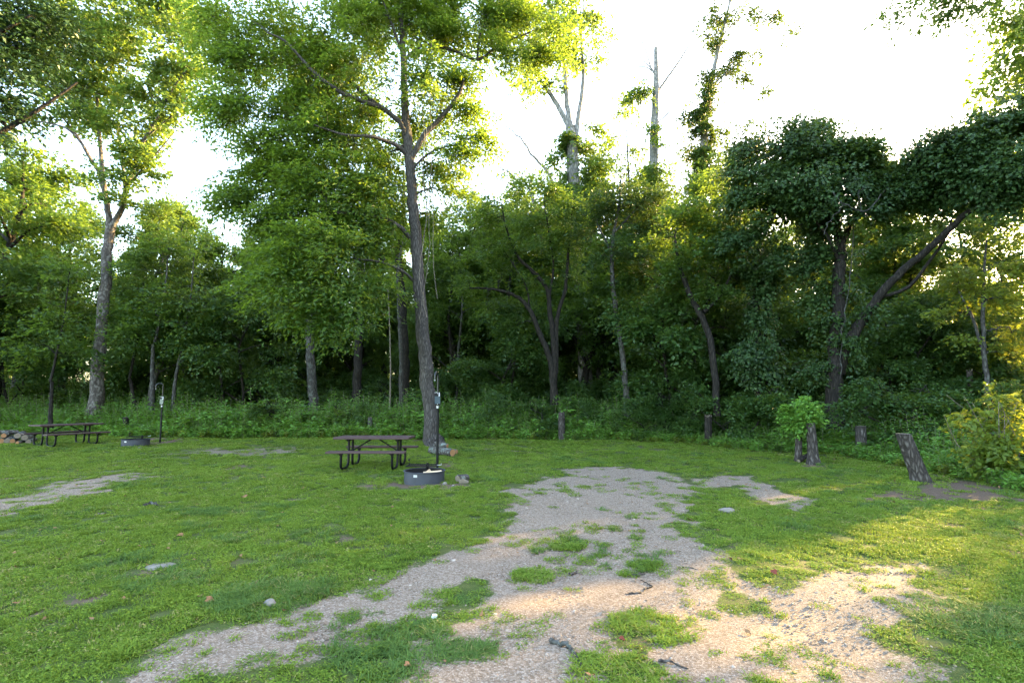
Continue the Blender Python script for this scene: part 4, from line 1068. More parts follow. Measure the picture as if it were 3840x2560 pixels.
trunk_tree(1182, 1560, 1000, 24.5, .21, -32, 'straight pale grey trunk standing left behind the near picnic table', M['bark_grey'], 41)
trunk_tree(1342, 1560, 950, 25.5, .21, 4, 'dark straight trunk behind the near picnic table, left of the leaning trunk', M['bark_dark'], 42)
trunk_tree(1524, 1560, 960, 26.5, .27, -30, 'thick dark trunk just left of the leaning tree, behind the weeds', M['bark_dark'], 43)
trunk_tree(1503, 1560, 1020, 24.5, .10, -10, 'thin pale stem in front of the thick dark trunk', M['bark_grey'], 44, crown=False)
trunk_tree(560, 1570, 1290, 23.5, .10, 20, 'thin grey sapling trunk left of post 2', M['bark_grey'], 45)
trunk_tree(637, 1570, 1330, 23.8, .085, 40, 'thin grey sapling trunk right of post 2, leaning right', M['bark_grey'], 46)
trunk_tree(530, 1560, 1420, 24.5, .10, -45, 'short dark trunk leaning left of the saplings by post 2', M['bark_dark'], 47)
trunk_tree(195, 1580, 1430, 22.5, .085, -6, 'thin dark trunk above the far picnic table', M['bark_dark'], 48)
trunk_tree(1700, 1560, 1200, 27.5, .11, -20, 'dark slender trunk seen against yellow leaves right of post 1', M['bark_dark'], 49)
trunk_tree(1462, 1560, 1050, 24.0, .035, -6, 'thin pale hanging stem left of the thick dark trunk', M['vine_stem'], 50, crown=False)

# bare dead boughs against the sky
def bough(rows, label, more=()):
    b = P(rows[0][0], rows[0][1], rows[0][2])
    mb = MB()
    pts, rad = px_stem(rows)
    for pt, rd in [(pts, rad)] + [px_stem(m) for m in more]:
        sp = spline(np.hstack([pt, rd[:, None]]), 5); sp[1:, :3] += rng.normal(0, .04, (len(sp) - 1, 3))
        mb.tube(sp[:, :3], sp[:, 3], 6)
    o = mb.build('dead_tree', M['bark_white'], loc=b)
    return tag(o, label, 'dead tree')


BY = 33.0
bough([(2110, 1560, BY, .22), (2105, 1100, BY, .18), (2095, 780, BY, .14), (2060, 660, BY, .11), (2000, 590, BY, .08), (1960, 530, BY, .06), (1890, 470, BY, .03)], 'bare dead tree whose forked top bends left in the sky gap', [[(1968, 545, BY, .04), (1985, 490, BY, .03), (2000, 440, BY, .012)]])
bough([(2040, 1560, BY - 1, .2), (2035, 1000, BY - 1, .14), (1995, 735, BY - 1, .09), (1950, 690, BY - 1, .06), (1900, 640, BY - 1, .05), (1845, 618, BY - 1, .02)], 'lower bare dead tree arching left in the sky gap', [[(1848, 622, BY - 1, .025), (1862, 590, BY - 1, .01)]])

# shrubs one can tell apart in front of the dark wood
SG = 'shrubs along the foot of the wood'
for a in (('shrub', 1830, 22.0, .72, 'round bright shrub between post 1 and the weathered post in the weeds', .2), ('shrub', 2110, 21.5, .62, 'leafy shrub right behind the weathered post in the weeds', 1.5),
          ('shrub', 2520, 20.5, .75, 'broad dark shrub left of the post with a broken top', 2.8), ('shrub', 2770, 17.8, .8, 'leafy shrub at the foot of the vine column', 4.1),
          ('shrub', 3330, 15.6, .85, 'dense shrub behind the short wide stump in the weeds', 5.2), ('shrub', 3520, 14.0, .8, 'leafy shrub between leaning stump and right-edge sapling', .9),
          ('shrub', 1060, 22.6, .62, 'tall leafy shrub in the weeds left of the straight pale trunk', 3.3), ('shrub', 1290, 22.0, .55, 'yellow-tipped shrub in the weeds between pale and dark trunks', 1.1),
          ('shrub', 3050, 16.8, .7, 'shrub behind the twin sprouting stumps', 2.0)):
    stand(*a[:5], a[5], group=SG)
for a in (('shrub', 2075, 20.8, .62, 'low dark shrub at the foot of the many-stemmed tree', 2.3), ('shrub', 2440, 20.0, .60, 'low dark shrub right of the foot of the slim pale tree', 5.0),
          ('shrub', 2660, 18.6, .7, 'dark shrub hiding the foot of the crooked tree', 1.2), ('shrub', 1700, 22.4, .6, 'dark shrub just right of post 1 at the wood edge', 2.0)):
    stand(*a[:5], a[5], group=SG)
# the bush in the sun at the right edge
b = G(3760, 1805); rg = np.random.default_rng(91)
st = [(np.array([b, b + [rg.normal(0, .25), rg.normal(0, .2), .6], b + [rg.normal(0, .6), rg.normal(0, .4), 1.3 + rg.random() * .5]]), [.014, .010, .004]) for _ in range(12)]
bl = [(b + np.array(q), r, n) for q, r, n in (((0, 0, .35), (.6, .5, .3), 34), ((-.4, -.1, .6), (.4, .4, .25), 24), ((.3, -.1, .75), (.45, .4, .3), 28), ((.0, .1, 1.1), (.35, .3, .35), 18), ((-.5, .2, 1.3), (.22, .2, .35), 9), ((.75, .1, .5), (.5, .5, .4), 28),
                                               ((.45, .2, 1.45), (.2, .2, .4), 8), ((1.2, .2, .7), (.6, .5, .5), 28), ((.1, .0, 1.7), (.14, .14, .3), 4), ((.9, .3, 1.35), (.25, .2, .35), 8), ((-.15, -.3, .85), (.3, .25, .25), 14))]
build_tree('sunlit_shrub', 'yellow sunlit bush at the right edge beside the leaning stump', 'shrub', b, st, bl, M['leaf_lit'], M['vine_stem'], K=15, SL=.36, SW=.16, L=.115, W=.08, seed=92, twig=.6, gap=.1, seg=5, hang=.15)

# ------------------------------------------------------------------ the rest of the wood, one mass behind the trees above
SUN_AZ, SUN_EL = R(59), R(13)
SD = np.array([math.sin(SUN_AZ), math.cos(SUN_AZ)])


def across(x, y, p):
    """Distance of a point from the line of sun that reaches p."""
    d = np.stack([x - p[0], y - p[1]], -1)
    return d[..., 0] * SD[1] - d[..., 1] * SD[0], d @ SD


rg = np.random.default_rng(123)
wx, wy, wk, ws, wz = [], [], [], [], []
KINDS = ['tall', 'broad', 'light', 'low', 'pole']


def place(x, y, k, s, z=None):
    wx.append(x); wy.append(y); wk.append(k); ws.append(s); wz.append(z or rg.uniform(.88, 1.08))


OPENINGS = [((2.9, 5.0), 1.2), ((18.0, 20.0), 1.2), ((15.0, 15.8), .6), ((21.0, 23.5), 1.2)]
pts_ = []
CX = rg.uniform(-80, 50, 4200); CYY = rg.uniform(-14, 62, 4200); CE = wood_in(CX, CYY)
for x, y, e in zip(CX, CYY, CE):
    if e < 3.5: continue
    if abs(x) < y * 1.02 + 1 and (e < 10 or (x < 16 and y < 31)): continue
    far = math.hypot(x, y)
    dmin = 3.5 if far < 48 else 5.0
    if any((x - a) ** 2 + (y - b_) ** 2 < dmin ** 2 for a, b_ in pts_): continue
    k = rg.choice(5, p=[.28, .30, .17, .17, .08])
    skip = False
    for m, (p, w) in enumerate(OPENINGS):
        c, s = across(np.array([x]), np.array([y]), p)
        if s[0] > 4 and abs(c[0]) < w + (2.0 if k == 3 else 4.6 if m == 0 else 3.4): skip = True
    if skip: continue
    pts_.append((x, y)); place(x, y, k, rg.uniform(.78, 1.0) if y > 30 and -34 < x < 24 else rg.uniform(.8, 1.1))
for s_, c_, k_, q_, z_ in ((27, -1.7, 0, 1.3, 1.22), (30, 1.9, 0, 1.3, 1.33), (25, -2.0, 4, .85, .82), (29, -2.6, 4, .9, .95), (34, -1.2, 0, 1.3, 1.95), (36, 2.8, 0, 1.3, 1.95), (18, 4.2, 1, .95, 1.0), (26, 4.3, 1, 1.0, 1.0), (37, 5.2, 0, 1.1, 1.0), (33, 5.4, 1, 1.1, 1.0)):  # unseen trees added, some stretched tall, to block sun and shape the lit patch
    place(2.9 + SD[0] * s_ + SD[1] * c_, 5.0 + SD[1] * s_ - SD[0] * c_, k_, q_, z_)
wx, wy, wk, ws, wz = map(np.array, (wx, wy, wk, ws, wz)); n = len(wx)
print('woods', n)
srcs = [[c for c in PROTO[k].children] for k in KINDS]
scatter('woods', np.stack([wx, wy, gh(wx, wy)], 1), np.stack([np.zeros(n), np.zeros(n), rg.random(n) * 6.283], 1), np.stack([ws, ws, ws * wz], 1), wk, srcs,
        'deep mass of woodland beyond the first trees')
# low thicket inside the wood
n = 1500
tx = rg.uniform(-45, 40, n); ty = rg.uniform(2, 52, n)
ti = wood_in(tx, ty)
keep = (abs(tx) < ty * 1.3 + 4) & (ti > 4.6) & (ti < 24)
for (p, w) in OPENINGS:
    c, s = across(tx, ty, p); keep &= ~((abs(c) < w + 1.9) & (s > 3) & (s < 22))
tx, ty = tx[keep], ty[keep]; n = len(tx); sc = rg.uniform(.7, 1.2, n) * (.62 + .5 * sstep(3.5, 9, ti[keep]))
scatter('shrubbery', np.stack([tx, ty, gh(tx, ty)], 1), np.stack([np.zeros(n), np.zeros(n), rg.random(n) * 6.283], 1), np.stack([sc] * 3, 1), np.zeros(n, int), [[c for c in PROTO['shrub'].children]],
        'dark thicket filling the floor of the wood')
# ------------------------------------------------------------------ picnic tables
def make_picnic_table(label, loc, rz):
    t = empty('picnic_table', loc, label, 'picnic table', rz, 'picnic tables of the campground')
    L = 1.83
    top = MB()
    for i in range(5):
        top.box((0, -.302 + i * .151, .745), (L, .146, .05))
    top.build('tabletop', M['table_slab'], t, bevel=.010)
    for s in (-1, 1):
        be = MB()
        for i in range(2):
            be.box((0, s * .70 - .066 + i * .132, .445), (L, .127, .05))
        bo = be.build('bench', M['table_slab'], t, bevel=.010)
        for x in (-.60, .60):
            br = MB(); br.box((x, s * .68, .412), (.10, .20, .014)); br.box((x, s * .655, .39), (.075, .075, .045))
            br.build('bracket', M['black_metal'], bo, bevel=.004)
    for x in (-.60, .60):
        for s in (-1, 1):
            le = MB()
            p = [(x, s * .66, .405)] + [(x, s * (.51 + .15 * math.cos(a)), .175 - .145 * math.sin(a)) for a in np.linspace(0, 1.57, 6)] \
                + [(x, s * (.29 - .15 * math.sin(a)), .175 - .145 * math.cos(a)) for a in np.linspace(0, 1.57, 6)] + [(x, s * .14, .705)]
            le.tube(p, .029, 10)
            le.build('leg', M['black_metal'], t)
        cr = MB(); cr.box((x, 0, .71), (.075, .62, .02)); cr.box((x, 0, .690), (.012, .60, .045)); cr.box((x, 0, .40), (.05, .30, .06))
        cr.build('cross_bar', M['black_metal'], t, bevel=.003)
        bc = MB(); sx = 1 if x > 0 else -1
        bc.tube([(sx * .09, 0, .705), (sx * .56, 0, .41)], .017, 8)
        bc.build('brace', M['black_metal'], t)
    return t


near_loc = G(1404, 1751)
table = make_picnic_table('near brown plank picnic table with black tube legs on the lawn', near_loc, R(-1))
q = G(246, 1669)
table.scale = (.97, 1, .94)
far_table = copy_thing(table, q, R(66), label='far brown plank picnic table with black tube legs beside the log pile', zs=.94)

# ------------------------------------------------------------------ fire rings
def make_fire_ring(label, loc, rz):
    f = empty('fire_ring', loc, label, 'fire ring', rz, 'steel fire rings of the campground')
    R0, H = .395, .23
    seg = 64; a = np.linspace(0, 2 * np.pi, seg, endpoint=False); ca, sa = np.cos(a), np.sin(a)
    k = np.arange(seg); k2 = (k + 1) % seg

    def lathe(prof, mat, mb):
        V = np.vstack([np.stack([ca * r, sa * r, np.full(seg, z)], 1) for r, z in prof])
        for j in range(len(prof) - 1):
            mb.add(V[[*range(j * seg, (j + 2) * seg)]], [np.stack([k, k2, k2 + seg, k + seg], 1)], mat)
    w = MB(); lathe([(R0, -.03), (R0 + .002, .1), (R0, H - .012)], 0, w); lathe([(R0 - .008, H - .012), (R0 - .010, .0), (R0 - .010, -.03)], 1, w)
    w.build('ring_wall', [M['ring_steel'], M['ring_soot']], f)
    rm = MB(); lathe([(R0 - .010, H - .014), (R0 + .018, H - .014), (R0 + .022, H - .004), (R0 + .010, H + .003), (R0 - .010, H - .002), (R0 - .010, H - .014)], 0, rm)
    rm.build('rim', M['ring_steel'], f)
    ash = MB(); V = np.vstack([[[0, 0, .03]], np.stack([ca * (R0 - .012), sa * (R0 - .012), np.full(seg, .012)], 1)])
    ash.add(V, [np.stack([np.zeros(seg, int), k + 1, k2 + 1], 1)]); ash.build('ash_bed', M['ring_soot'], f)
    g = MB()
    cx, cy_, z = -.10, .30, H + .055
    w2, d2 = .30, .17
    g.tube([(cx - w2, cy_ - d2, z), (cx + w2, cy_ - d2, z), (cx + w2, cy_ + d2, z), (cx - w2, cy_ + d2, z), (cx - w2, cy_ - d2, z)], .010, 6)
    for i in range(15):
        x = cx - w2 + 2 * w2 * (i + 1) / 16; g.tube([(x, cy_ - d2, z), (x, cy_ + d2, z)], .0075, 6)
    g.box((cx, cy_ + .03, z + .012), (.50, .035, .008))
    gr = g.build('cooking_grate', M['black_metal'], f)
    h = MB()
    h.tube([(cx - w2 + .04, cy_, z), (cx - w2 + .03, cy_, z + .09)], .006, 6)
    h.tube([(cx - w2 + .03 - .03 * t * math.cos(9 * t), cy_ + .02 * math.sin(9 * t), z + .09 + .035 * t) for t in np.linspace(0, 1, 14)], .009, 6)
    h.build('grate_handle', M['black_metal'], gr)
    p = MB(); p.tube([(.0, R0 - .035, 0), (.0, R0 - .035, H + .10)], .028, 10); p.build('grate_post', M['black_metal'], f)
    lv = MB(); lv.tube([(cx + w2, cy_, z), (cx + w2 + .10, cy_ - .02, z + .015), (cx + w2 + .09, cy_ - .02, z + .05)], .007, 6); lv.build('lift_lever', M['bare_steel'], f)
    tg = MB(); b = R(-90 - 16)
    ux, uy = math.cos(b), math.sin(b)
    rot = np.array([[-uy, 0, ux], [ux, 0, uy], [0, 1, 0]])
    tg.box((ux * (R0 + .004), uy * (R0 + .004), H - .065), (.075, .045, .004), rot); tg.build('tag_plate', M['tag_plate'], f)
    return f


r1 = G(1591, 1806); r1[2] += .0
ring = make_fire_ring('near round steel fire ring holding split wood, grate swung to the back', r1, 0)
r2 = G(508, 1671)
ring2 = copy_thing(ring, r2, R(8), label='far round steel fire ring in front of hook-topped post 2')

# split wood lying in the near ring
for i, (dx, dy, z, ln, az, tl, lab) in enumerate(((.16, .0, .17, .36, 8, 4, 'pale split stick lying across the near fire ring'), (.03, .05, .155, .30, 68, 14, 'short split stick propped upright at the left of the wood in the near ring'),
                                                  (.17, .12, .15, .34, -12, 3, 'split stick lying at the back of the wood in the near ring'))):
    m = MB(); a = R(az); d = np.array([math.cos(a), math.sin(a), math.sin(R(tl))]); s = np.array([-math.sin(a), math.cos(a), 0]); u = np.cross(d, s)
    pts = []
    for e in (-.5, .5):
        c = d * ln * e
        pts += [c + s * .045 - u * .02, c - s * .045 - u * .025, c + s * .01 + u * .045]
    m.add(pts, [np.array([[0, 2, 1], [3, 4, 5]]), np.array([[0, 1, 4, 3], [1, 2, 5, 4], [2, 0, 3, 5]])], 0, False)
    o = m.build('firewood_stick', M['split_wood'], bevel=.006); o.location = [float(v) for v in (r1 + np.array([dx, dy, z]))]
    tag(o, lab, 'firewood', 'split sticks in the near fire ring')

# ------------------------------------------------------------------ hook-topped site posts
def make_post(label, loc, number, hook_az, hook_r, hook_top, notice, height, lean):
    p = empty('hook_post', loc, label, 'site post', 0, 'hook-topped site posts')
    p.rotation_euler = (0, R(lean), 0)
    zs = height - .80                  # where the thick lower pipe ends
    a = MB(); a.tube([(0, 0, -.1), (0, 0, zs)], .029, 14); a.build('pole', M['black_metal'], p)
    c = MB(); c.tube([(0, 0, zs - .045), (0, 0, zs + .012)], .033, 14); c.build('collar', M['bare_steel'], p)
    h = MB(); hd = np.array([math.sin(R(hook_az)), -math.cos(R(hook_az)), 0])
    pts = [np.array([0, 0, zs]), np.array([0, 0, zs + .3]), np.array([0, 0, height - hook_r])]
    for t in np.linspace(.12, math.pi, 12):
        pts.append(hd * hook_r * (1 - math.cos(t)) + np.array([0, 0, height - hook_r + hook_r * math.sin(t)]))
    pts.append(pts[-1] - np.array([0, 0, .09]))
    h.tube(pts, .022, 10); hk = h.build('hook', M['hook_metal'], p)
    e = MB()
    e.tube([pts[-1] + np.array([0, 0, .02]), pts[-1] - np.array([0, 0, .012])], .021, 10); e.build('hook_tip', M['bare_steel'], hk)
    bz = zs + .03; bw, bh = .145, .295
    b = MB(); V = np.array([(-bw / 2 + .02, 0, 0), (bw / 2 - .02, 0, 0), (bw / 2, 0, .03), (bw / 2, 0, bh), (-bw / 2, 0, bh), (-bw / 2, 0, .03)])
    n = 6; V2 = np.vstack([V, V + [0, .012, 0]]) + [0, -.040, bz]
    b.add(V2, [np.array([[0, 1, 2, 3, 4, 5], [11, 10, 9, 8, 7, 6]]), np.array([[i, i + 6, (i + 1) % 6 + 6, (i + 1) % 6] for i in range(6)])], 0, False)
    bo = b.build('sign_board', M['black_metal'], p)
    nb = MB(); nb.box((0, -.0425, bz + .118), (bw - .02, .004, .175)); nb.build('notice', notice, bo)
    cu = bpy.data.curves.new('number', 'FONT'); cu.body = number; cu.size = .115; cu.extrude = .0015; cu.offset = .003; cu.align_x = 'CENTER'
    tmp = bpy.data.objects.new('number_text', cu); COL.objects.link(tmp); bpy.context.view_layer.update()
    nm = bpy.data.meshes.new_from_object(tmp.evaluated_get(bpy.context.evaluated_depsgraph_get())); bpy.data.objects.remove(tmp)
    nm.materials.clear(); nm.materials.append(M['white_paint'])
    no = bpy.data.objects.new('number', nm); COL.objects.link(no); no.parent = bo
    no.location = (bw * .27, -.0435, bz + .208); no.rotation_euler = (R(90), 0, 0)
    for z in (bz + .02, bz + bh - .022):
        bt = MB(); bt.tube([(0, -.046, z), (0, -.040, z)], .009, 8); bt.build('bolt', M['bare_steel'], bo)
    st = MB(); st.box((-.035, -.043, bz + bh - .004), (.07, .003, .006)); st.build('edge_strip', M['white_paint'], bo)
    return p


q1 = G(1640, 1763)
h1 = P(1634, 1395, q1[1])[2] - q1[2]
make_post('tall black hook-topped post with number 1 board behind the near fire ring', q1, '1', -10, .105, 0, M['notice'], h1, -.6)
q2 = G(600, 1660)
h2 = P(606, 1437, q2[1])[2] - q2[2]
make_post('tall black hook-topped post with number 2 board behind the far fire ring', q2, '2', -62, .105, 0, M['notice_paper'], h2, -1.2)

# ------------------------------------------------------------------ logs
def make_log(name, a, b, r, label, group, bark='bark_log', cut='cut_fresh', cat='log', seed=0, taper=.95):
    a, b = np.asarray(a, float), np.asarray(b, float)
    rg = np.random.default_rng(seed); n = 9
    m = MB(); t = np.linspace(0, 1, n)[:, None]
    pts = a * (1 - t) + b * t; pts[1:-1] += rg.normal(0, r * .05, (n - 2, 3))
    rad = r * np.linspace(1, taper, n) * (1 + rg.normal(0, .025, n))
    m.tube(pts, rad, 18, 0, cap=False, wob=.07)
    V = m.v[0]
    for base, c in ((0, pts[0]), ((n - 1) * 18, pts[-1])):
        ring_ = V[base:base + 18]; k = np.arange(18)
        inner = c + (ring_ - c) * .86
        d = (pts[-1] - pts[0]) / np.linalg.norm(pts[-1] - pts[0]) * (-1 if base == 0 else 1) * r * .04
        m.add(np.vstack([ring_, inner + d * .5, (c + d * .2)[None]]), [np.stack([k, (k + 1) % 18, (k + 1) % 18 + 18, k + 18], 1)], 0, False)
        m.add(np.vstack([inner + d * .5, (c + d * .3)[None]]), [np.stack([k, (k + 1) % 18, np.full(18, 18)], 1)], 1, False)
    o = m.build(name, [M[bark], M[cut]], loc=(a + b) / 2)
    return tag(o, label, cat, group)


def Gz(px, py, dz):
    g = G(px, py); return g + np.array([0, 0, dz])


LG = 'cut logs at the foot of the leaning tree'
make_log('log', Gz(1616, 1700, .10), Gz(1697, 1712, .11), .115, 'thick lichen-spotted log at the foot of the leaning tree', LG, seed=1)
e = G(1700, 1706)
make_log('log', Gz(1648, 1694, .07), Gz(1711, 1703, .075), .078, 'thinner log lying behind the lichen-spotted log', LG, seed=2)
make_log('log', Gz(1632, 1699, .27), Gz(1677, 1703, .235), .075, 'short grey log on top of the two at the leaning tree', LG, seed=3)
cc = G(1717, 1809)
make_log('log_round', cc + [0, 0, .072], cc + [.16, .20, .07], .078, 'short pale log round beside the near fire ring', None, cut='cut_pale', seed=4)
m = MB(); m.add(np.array([(-.09, 0, 0), (.09, .02, 0), (.10, .03, .03), (-.02, 0, .085), (-.08, .0, .06), (-.09, .11, 0), (.09, .12, 0), (.10, .13, .03), (-.02, .11, .085), (-.08, .11, .06)]),
                [np.array([[0, 1, 2, 3, 4], [9, 8, 7, 6, 5]]), np.array([[i, i + 5, (i + 1) % 5 + 5, (i + 1) % 5] for i in range(5)])], 0, False)
o = m.build('wood_slab', M['cut_pale'], bevel=.008); g = G(1738, 1812); o.location = [float(v) for v in g]; tag(o, 'flat pale split slab leaning on the short log round', 'firewood')

PG = 'logs heaped by the far picnic table'
wp = lambda px, py, dz: Gz(px, py, dz)
for i, (a, b, r, lab) in enumerate((
    (wp(-40, 1663, .40), wp(64, 1656, .36), .075, 'long grey log lying on top of the log pile by the far table'),
    (wp(2, 1664, .10), wp(20, 1652, .10), .105, 'thick log end at the bottom left of the log pile by the far table'),
    (wp(27, 1664, .11), wp(45, 1651, .11), .10, 'wide log end at the bottom of the pile beneath the long top log'),
    (wp(45, 1664, .10), wp(62, 1651, .10), .085, 'narrow log end at the bottom of the pile under the tip of the top log'),
    (wp(62, 1664, .28), wp(84, 1651, .27), .095, 'pale log end resting at the right end of the top log of the pile'),
    (wp(10, 1664, .29), wp(34, 1652, .28), .085, 'log wedged between the long top log and the bottom logs of the pile'),
    (wp(90, 1664, .22), wp(122, 1653, .22), .10, 'thick pale log at the right shoulder of the log pile by the far table'),
    (wp(64, 1666, .06), wp(100, 1660, .06), .06, 'thin log lying on the grass in front of the log pile'),
    (wp(105, 1664, .08), wp(128, 1655, .08), .08, 'rightmost low log of the pile, nearest the far table legs'))):
    make_log('log', a, b, r, lab, PG, seed=20 + i, cut='cut_pale' if i % 2 == 0 else 'cut_fresh')

# ------------------------------------------------------------------ stumps and stump posts
def make_stump(name, base, top, r0, r1, label, bark='bark_grey', cut='cut_pale', cat='stump', seed=0, broken=0.0, flare=1.35, parent=None):
    rg = np.random.default_rng(seed); m = MB(); n, s = 12, 22
    base, top = np.asarray(base, float), np.asarray(top, float)
    t = np.linspace(0, 1, n); a = np.linspace(0, 2 * np.pi, s, endpoint=False)
    ph = rg.random(3) * 6.28
    V = []
    for i in range(n):
        c = base * (1 - t[i]) + top * t[i]
        if i == 0: c = c - [0, 0, .12]
        rr = (r0 * (1 - t[i]) + r1 * t[i]) * (1 + (flare - 1) * max(0, 1 - t[i] * 4.5) ** 2)
        rr = rr * (1 + .06 * np.sin(2 * a + ph[0] + t[i]) + .035 * np.sin(5 * a + ph[1]) + .09 * max(0, 1 - 4 * t[i]) * np.sin(4 * a + ph[2]))
        z = np.zeros(s)
        if i == n - 1 and broken: z = rg.uniform(-broken, broken, s)
        V.append(np.stack([c[0] + rr * np.cos(a), c[1] + rr * np.sin(a), c[2] + z + 0 * a], 1))
    V = np.vstack(V)
    i0 = (np.arange(n - 1)[:, None] * s + np.arange(s)).ravel(); i1 = (np.arange(n - 1)[:, None] * s + (np.arange(s) + 1) % s).ravel()
    m.add(V, [np.stack([i0, i1, i1 + s, i0 + s], 1)], 0)
    rim = V[-s:]; c = rim.mean(0); inn = c + (rim - c) * .88 + [0, 0, .006]; k = np.arange(s)
    m.add(np.vstack([rim, inn]), [np.stack([k, (k + 1) % s, (k + 1) % s + s, k + s], 1)], 0, False)
    m.add(np.vstack([inn, (c - [0, 0, broken * .8 - .004])[None]]), [np.stack([k, (k + 1) % s, np.full(s, s)], 1)], 1, False)
    o = m.build(name, [M[bark], M[cut]], parent, loc=base)
    return tag(o, label, cat) if parent is None else o


g = G(3456, 1806)
make_stump('stump', g, P(3386, 1626, g[1]), .155, .128, 'tall leaning grey stump with sawn top at the right of the clearing', 'bark_stump', seed=1)
g = G(2994, 1731)
sp = empty('sprouting_stump', g, 'thin left stump of the twin stumps, topped by a head of fresh green sprouts', 'stump')
o = make_stump('trunk', g, P(2996, 1612, g[1]), .085, .075, '', seed=2, parent=sp, bark='bark_stump')
rg = np.random.default_rng(95); c0 = P(2998, 1575, g[1] - .05)
rows = px_blobs([(2960, 1560, g[1], .26, 26), (3010, 1560, g[1] - .15, .30, 34), (3045, 1555, g[1] - .1, .24, 24), (2995, 1600, g[1] - .15, .26, 24), (2950, 1530, g[1], .16, 9), (3000, 1515, g[1], .17, 10), (3045, 1525, g[1], .17, 10), (2960, 1605, g[1], .16, 8), (3000, 1615, g[1] - .1, .16, 8), (3060, 1580, g[1], .16, 9), (3020, 1500, g[1], .12, 6)])
cs = np.vstack([blob_points(c, r, n, rg, .5, .5, 2.0) for c, r, n in [(c, r, int(n * 1.5)) for c, r, n in rows]]); od = unit(cs - (c0 - [0, 0, .2]))
V, T = spray_leaves(cs, od, 12, .26, .11, .10, .062, rg, .5, .1, .2)
cm = MB(); cm.add(V, [T], 0, False); cm.build('sprouts', M['leaf_weed'], sp, attr=np.repeat(rg.random(len(T) // 2), 2), loc=g)
g2 = G(3052, 1738)
make_stump('stump', g2, P(3040, 1586, g2[1]), .135, .095, 'thicker right stump of the twin stumps under the green sprouts', 'bark_stump', seed=3, flare=1.5)
make_log('log', Gz(2996, 1737, .06), Gz(3036, 1733, .20), .05, 'short dark log leaning between the twin stumps', None, bark='bark_dark', cut='cut_pale', seed=9)
for i, (px, py0, py1, Y, r, br, bark, lab) in enumerate((
    (3228, 1680, 1597, .35, .135, .0, 'bark_stump', 'short wide grey stump standing in weeds between twin stumps and leaning stump'),
    (2106, 1640, 1546, .0, .135, .0, 'bark_stump', 'weathered stump post rising from the weeds in front of the slim pale tree'),
    (2656, 1668, 1560, .15, .125, .06, 'bark_dark', 'dark stump post with a ragged broken top in the weeds'),
    (472, 1615, 1564, .6, .115, .0, 'bark_dark', 'small dark stump in the weeds behind the far fire ring'),
    (773, 1610, 1548, 2.4, .17, .03, 'bark_syc', 'pale hollow stump in the weeds right of post 2'),
    (958, 1600, 1543, 2.8, .09, .0, 'bark_grey', 'small grey stump in the weeds left of the straight pale trunk'),
    (1388, 1630, 1565, .5, .09, .02, 'bark_grey', 'small reddish stump in the weeds above the near picnic table'),
    (3636, 1560, 1390, 5.5, .085, .07, 'bark_stump', 'pale splintered snag stump among leaves left of the sapling at right'))):
    u = P(px, py0, 1.0)[0]; Y = min((y for y in np.arange(8, 32, .05) if wood_in(np.array([u * y]), np.array([y]))[0] > Y), default=18.0)
    b = P(px, py0, Y); b[2] = float(gh(b[0], b[1]))
    make_stump('stump', b, P(px, py1, Y), r, r * .93, lab, bark, seed=30 + i, broken=br, flare=1.1)

# ------------------------------------------------------------------ things lying on the ground
def make_stick(name, pts, rad, label, mat='vine_stem', more=(), cat='stick'):
    m = MB()
    for p, r in [(pts, rad)] + list(more):
        w = spline(np.array([[*Gz(x, y, r * .8), r * (1 - .5 * i / len(p))] for i, (x, y) in enumerate(p)]), 5)
        w[1:-1, :3] += rng.normal(0, r * .5, (len(w) - 2, 3)); w[:, 3] *= 1 + rng.normal(0, .16, len(w))
        m.tube(w[:, :3], w[:, 3], 8, wob=.15)
    o = m.build(name, M[mat], loc=Gz(*pts[0], 0))
    return tag(o, label, cat, 'sticks lying about')


make_stick('driftwood_stick', [(2066, 2408), (2100, 2418), (2135, 2430), (2150, 2460), (2180, 2498)], .017, 'grey frayed driftwood stick on the gravel nearest the camera', 'bark_grey', [([(2140, 2436), (2165, 2462), (2198, 2480)], .008)])
make_stick('twig', [(2346, 2230), (2398, 2226), (2420, 2212), (2447, 2200)], .009, 'forked dark twig on the gravel right of the small grass islands', 'bark_stump', [([(2447, 2200), (2425, 2186), (2402, 2176)], .006)])
make_stick('twig', [(2355, 2150), (2390, 2156), (2420, 2154)], .007, 'short dark twig just above the forked twig on the gravel', 'bark_stump')
make_stick('twig', [(2135, 2158), (2152, 2152), (2162, 2144)], .011, 'stubby black twig at the middle of the gravel pad', 'bark_stump')
make_stick('twig', [(2836, 2068), (2890, 2062), (2950, 2064)], .009, 'dark straight twig at the sunlit grass edge right of the gravel', 'bark_stump')
make_stick('driftwood_stick', [(540, 1900), (562, 1893), (592, 1897)], .028, 'thick curved stick lying on the lawn below the far fire ring', 'bark_grey')
make_stick('twig', [(330, 1930), (360, 1932), (390, 1926)], .010, 'thin pale twig on the lawn left of the thick curved stick', 'vine_stem')
make_stick('fallen_branch', [(2016, 1644), (2040, 1634), (2048, 1628)], .03, 'pale fallen branch at the weed edge left of the weathered stump post', 'bark_white')
make_stick('twig', [(2540, 2130), (2580, 2128), (2620, 2138)], .007, 'thin curved twig on the gravel near the lit grass', 'bark_stump')
make_stick('twig', [(2470, 2480), (2520, 2488), (2580, 2510)], .008, 'dark twig in the grass patch at bottom centre', 'bark_stump')


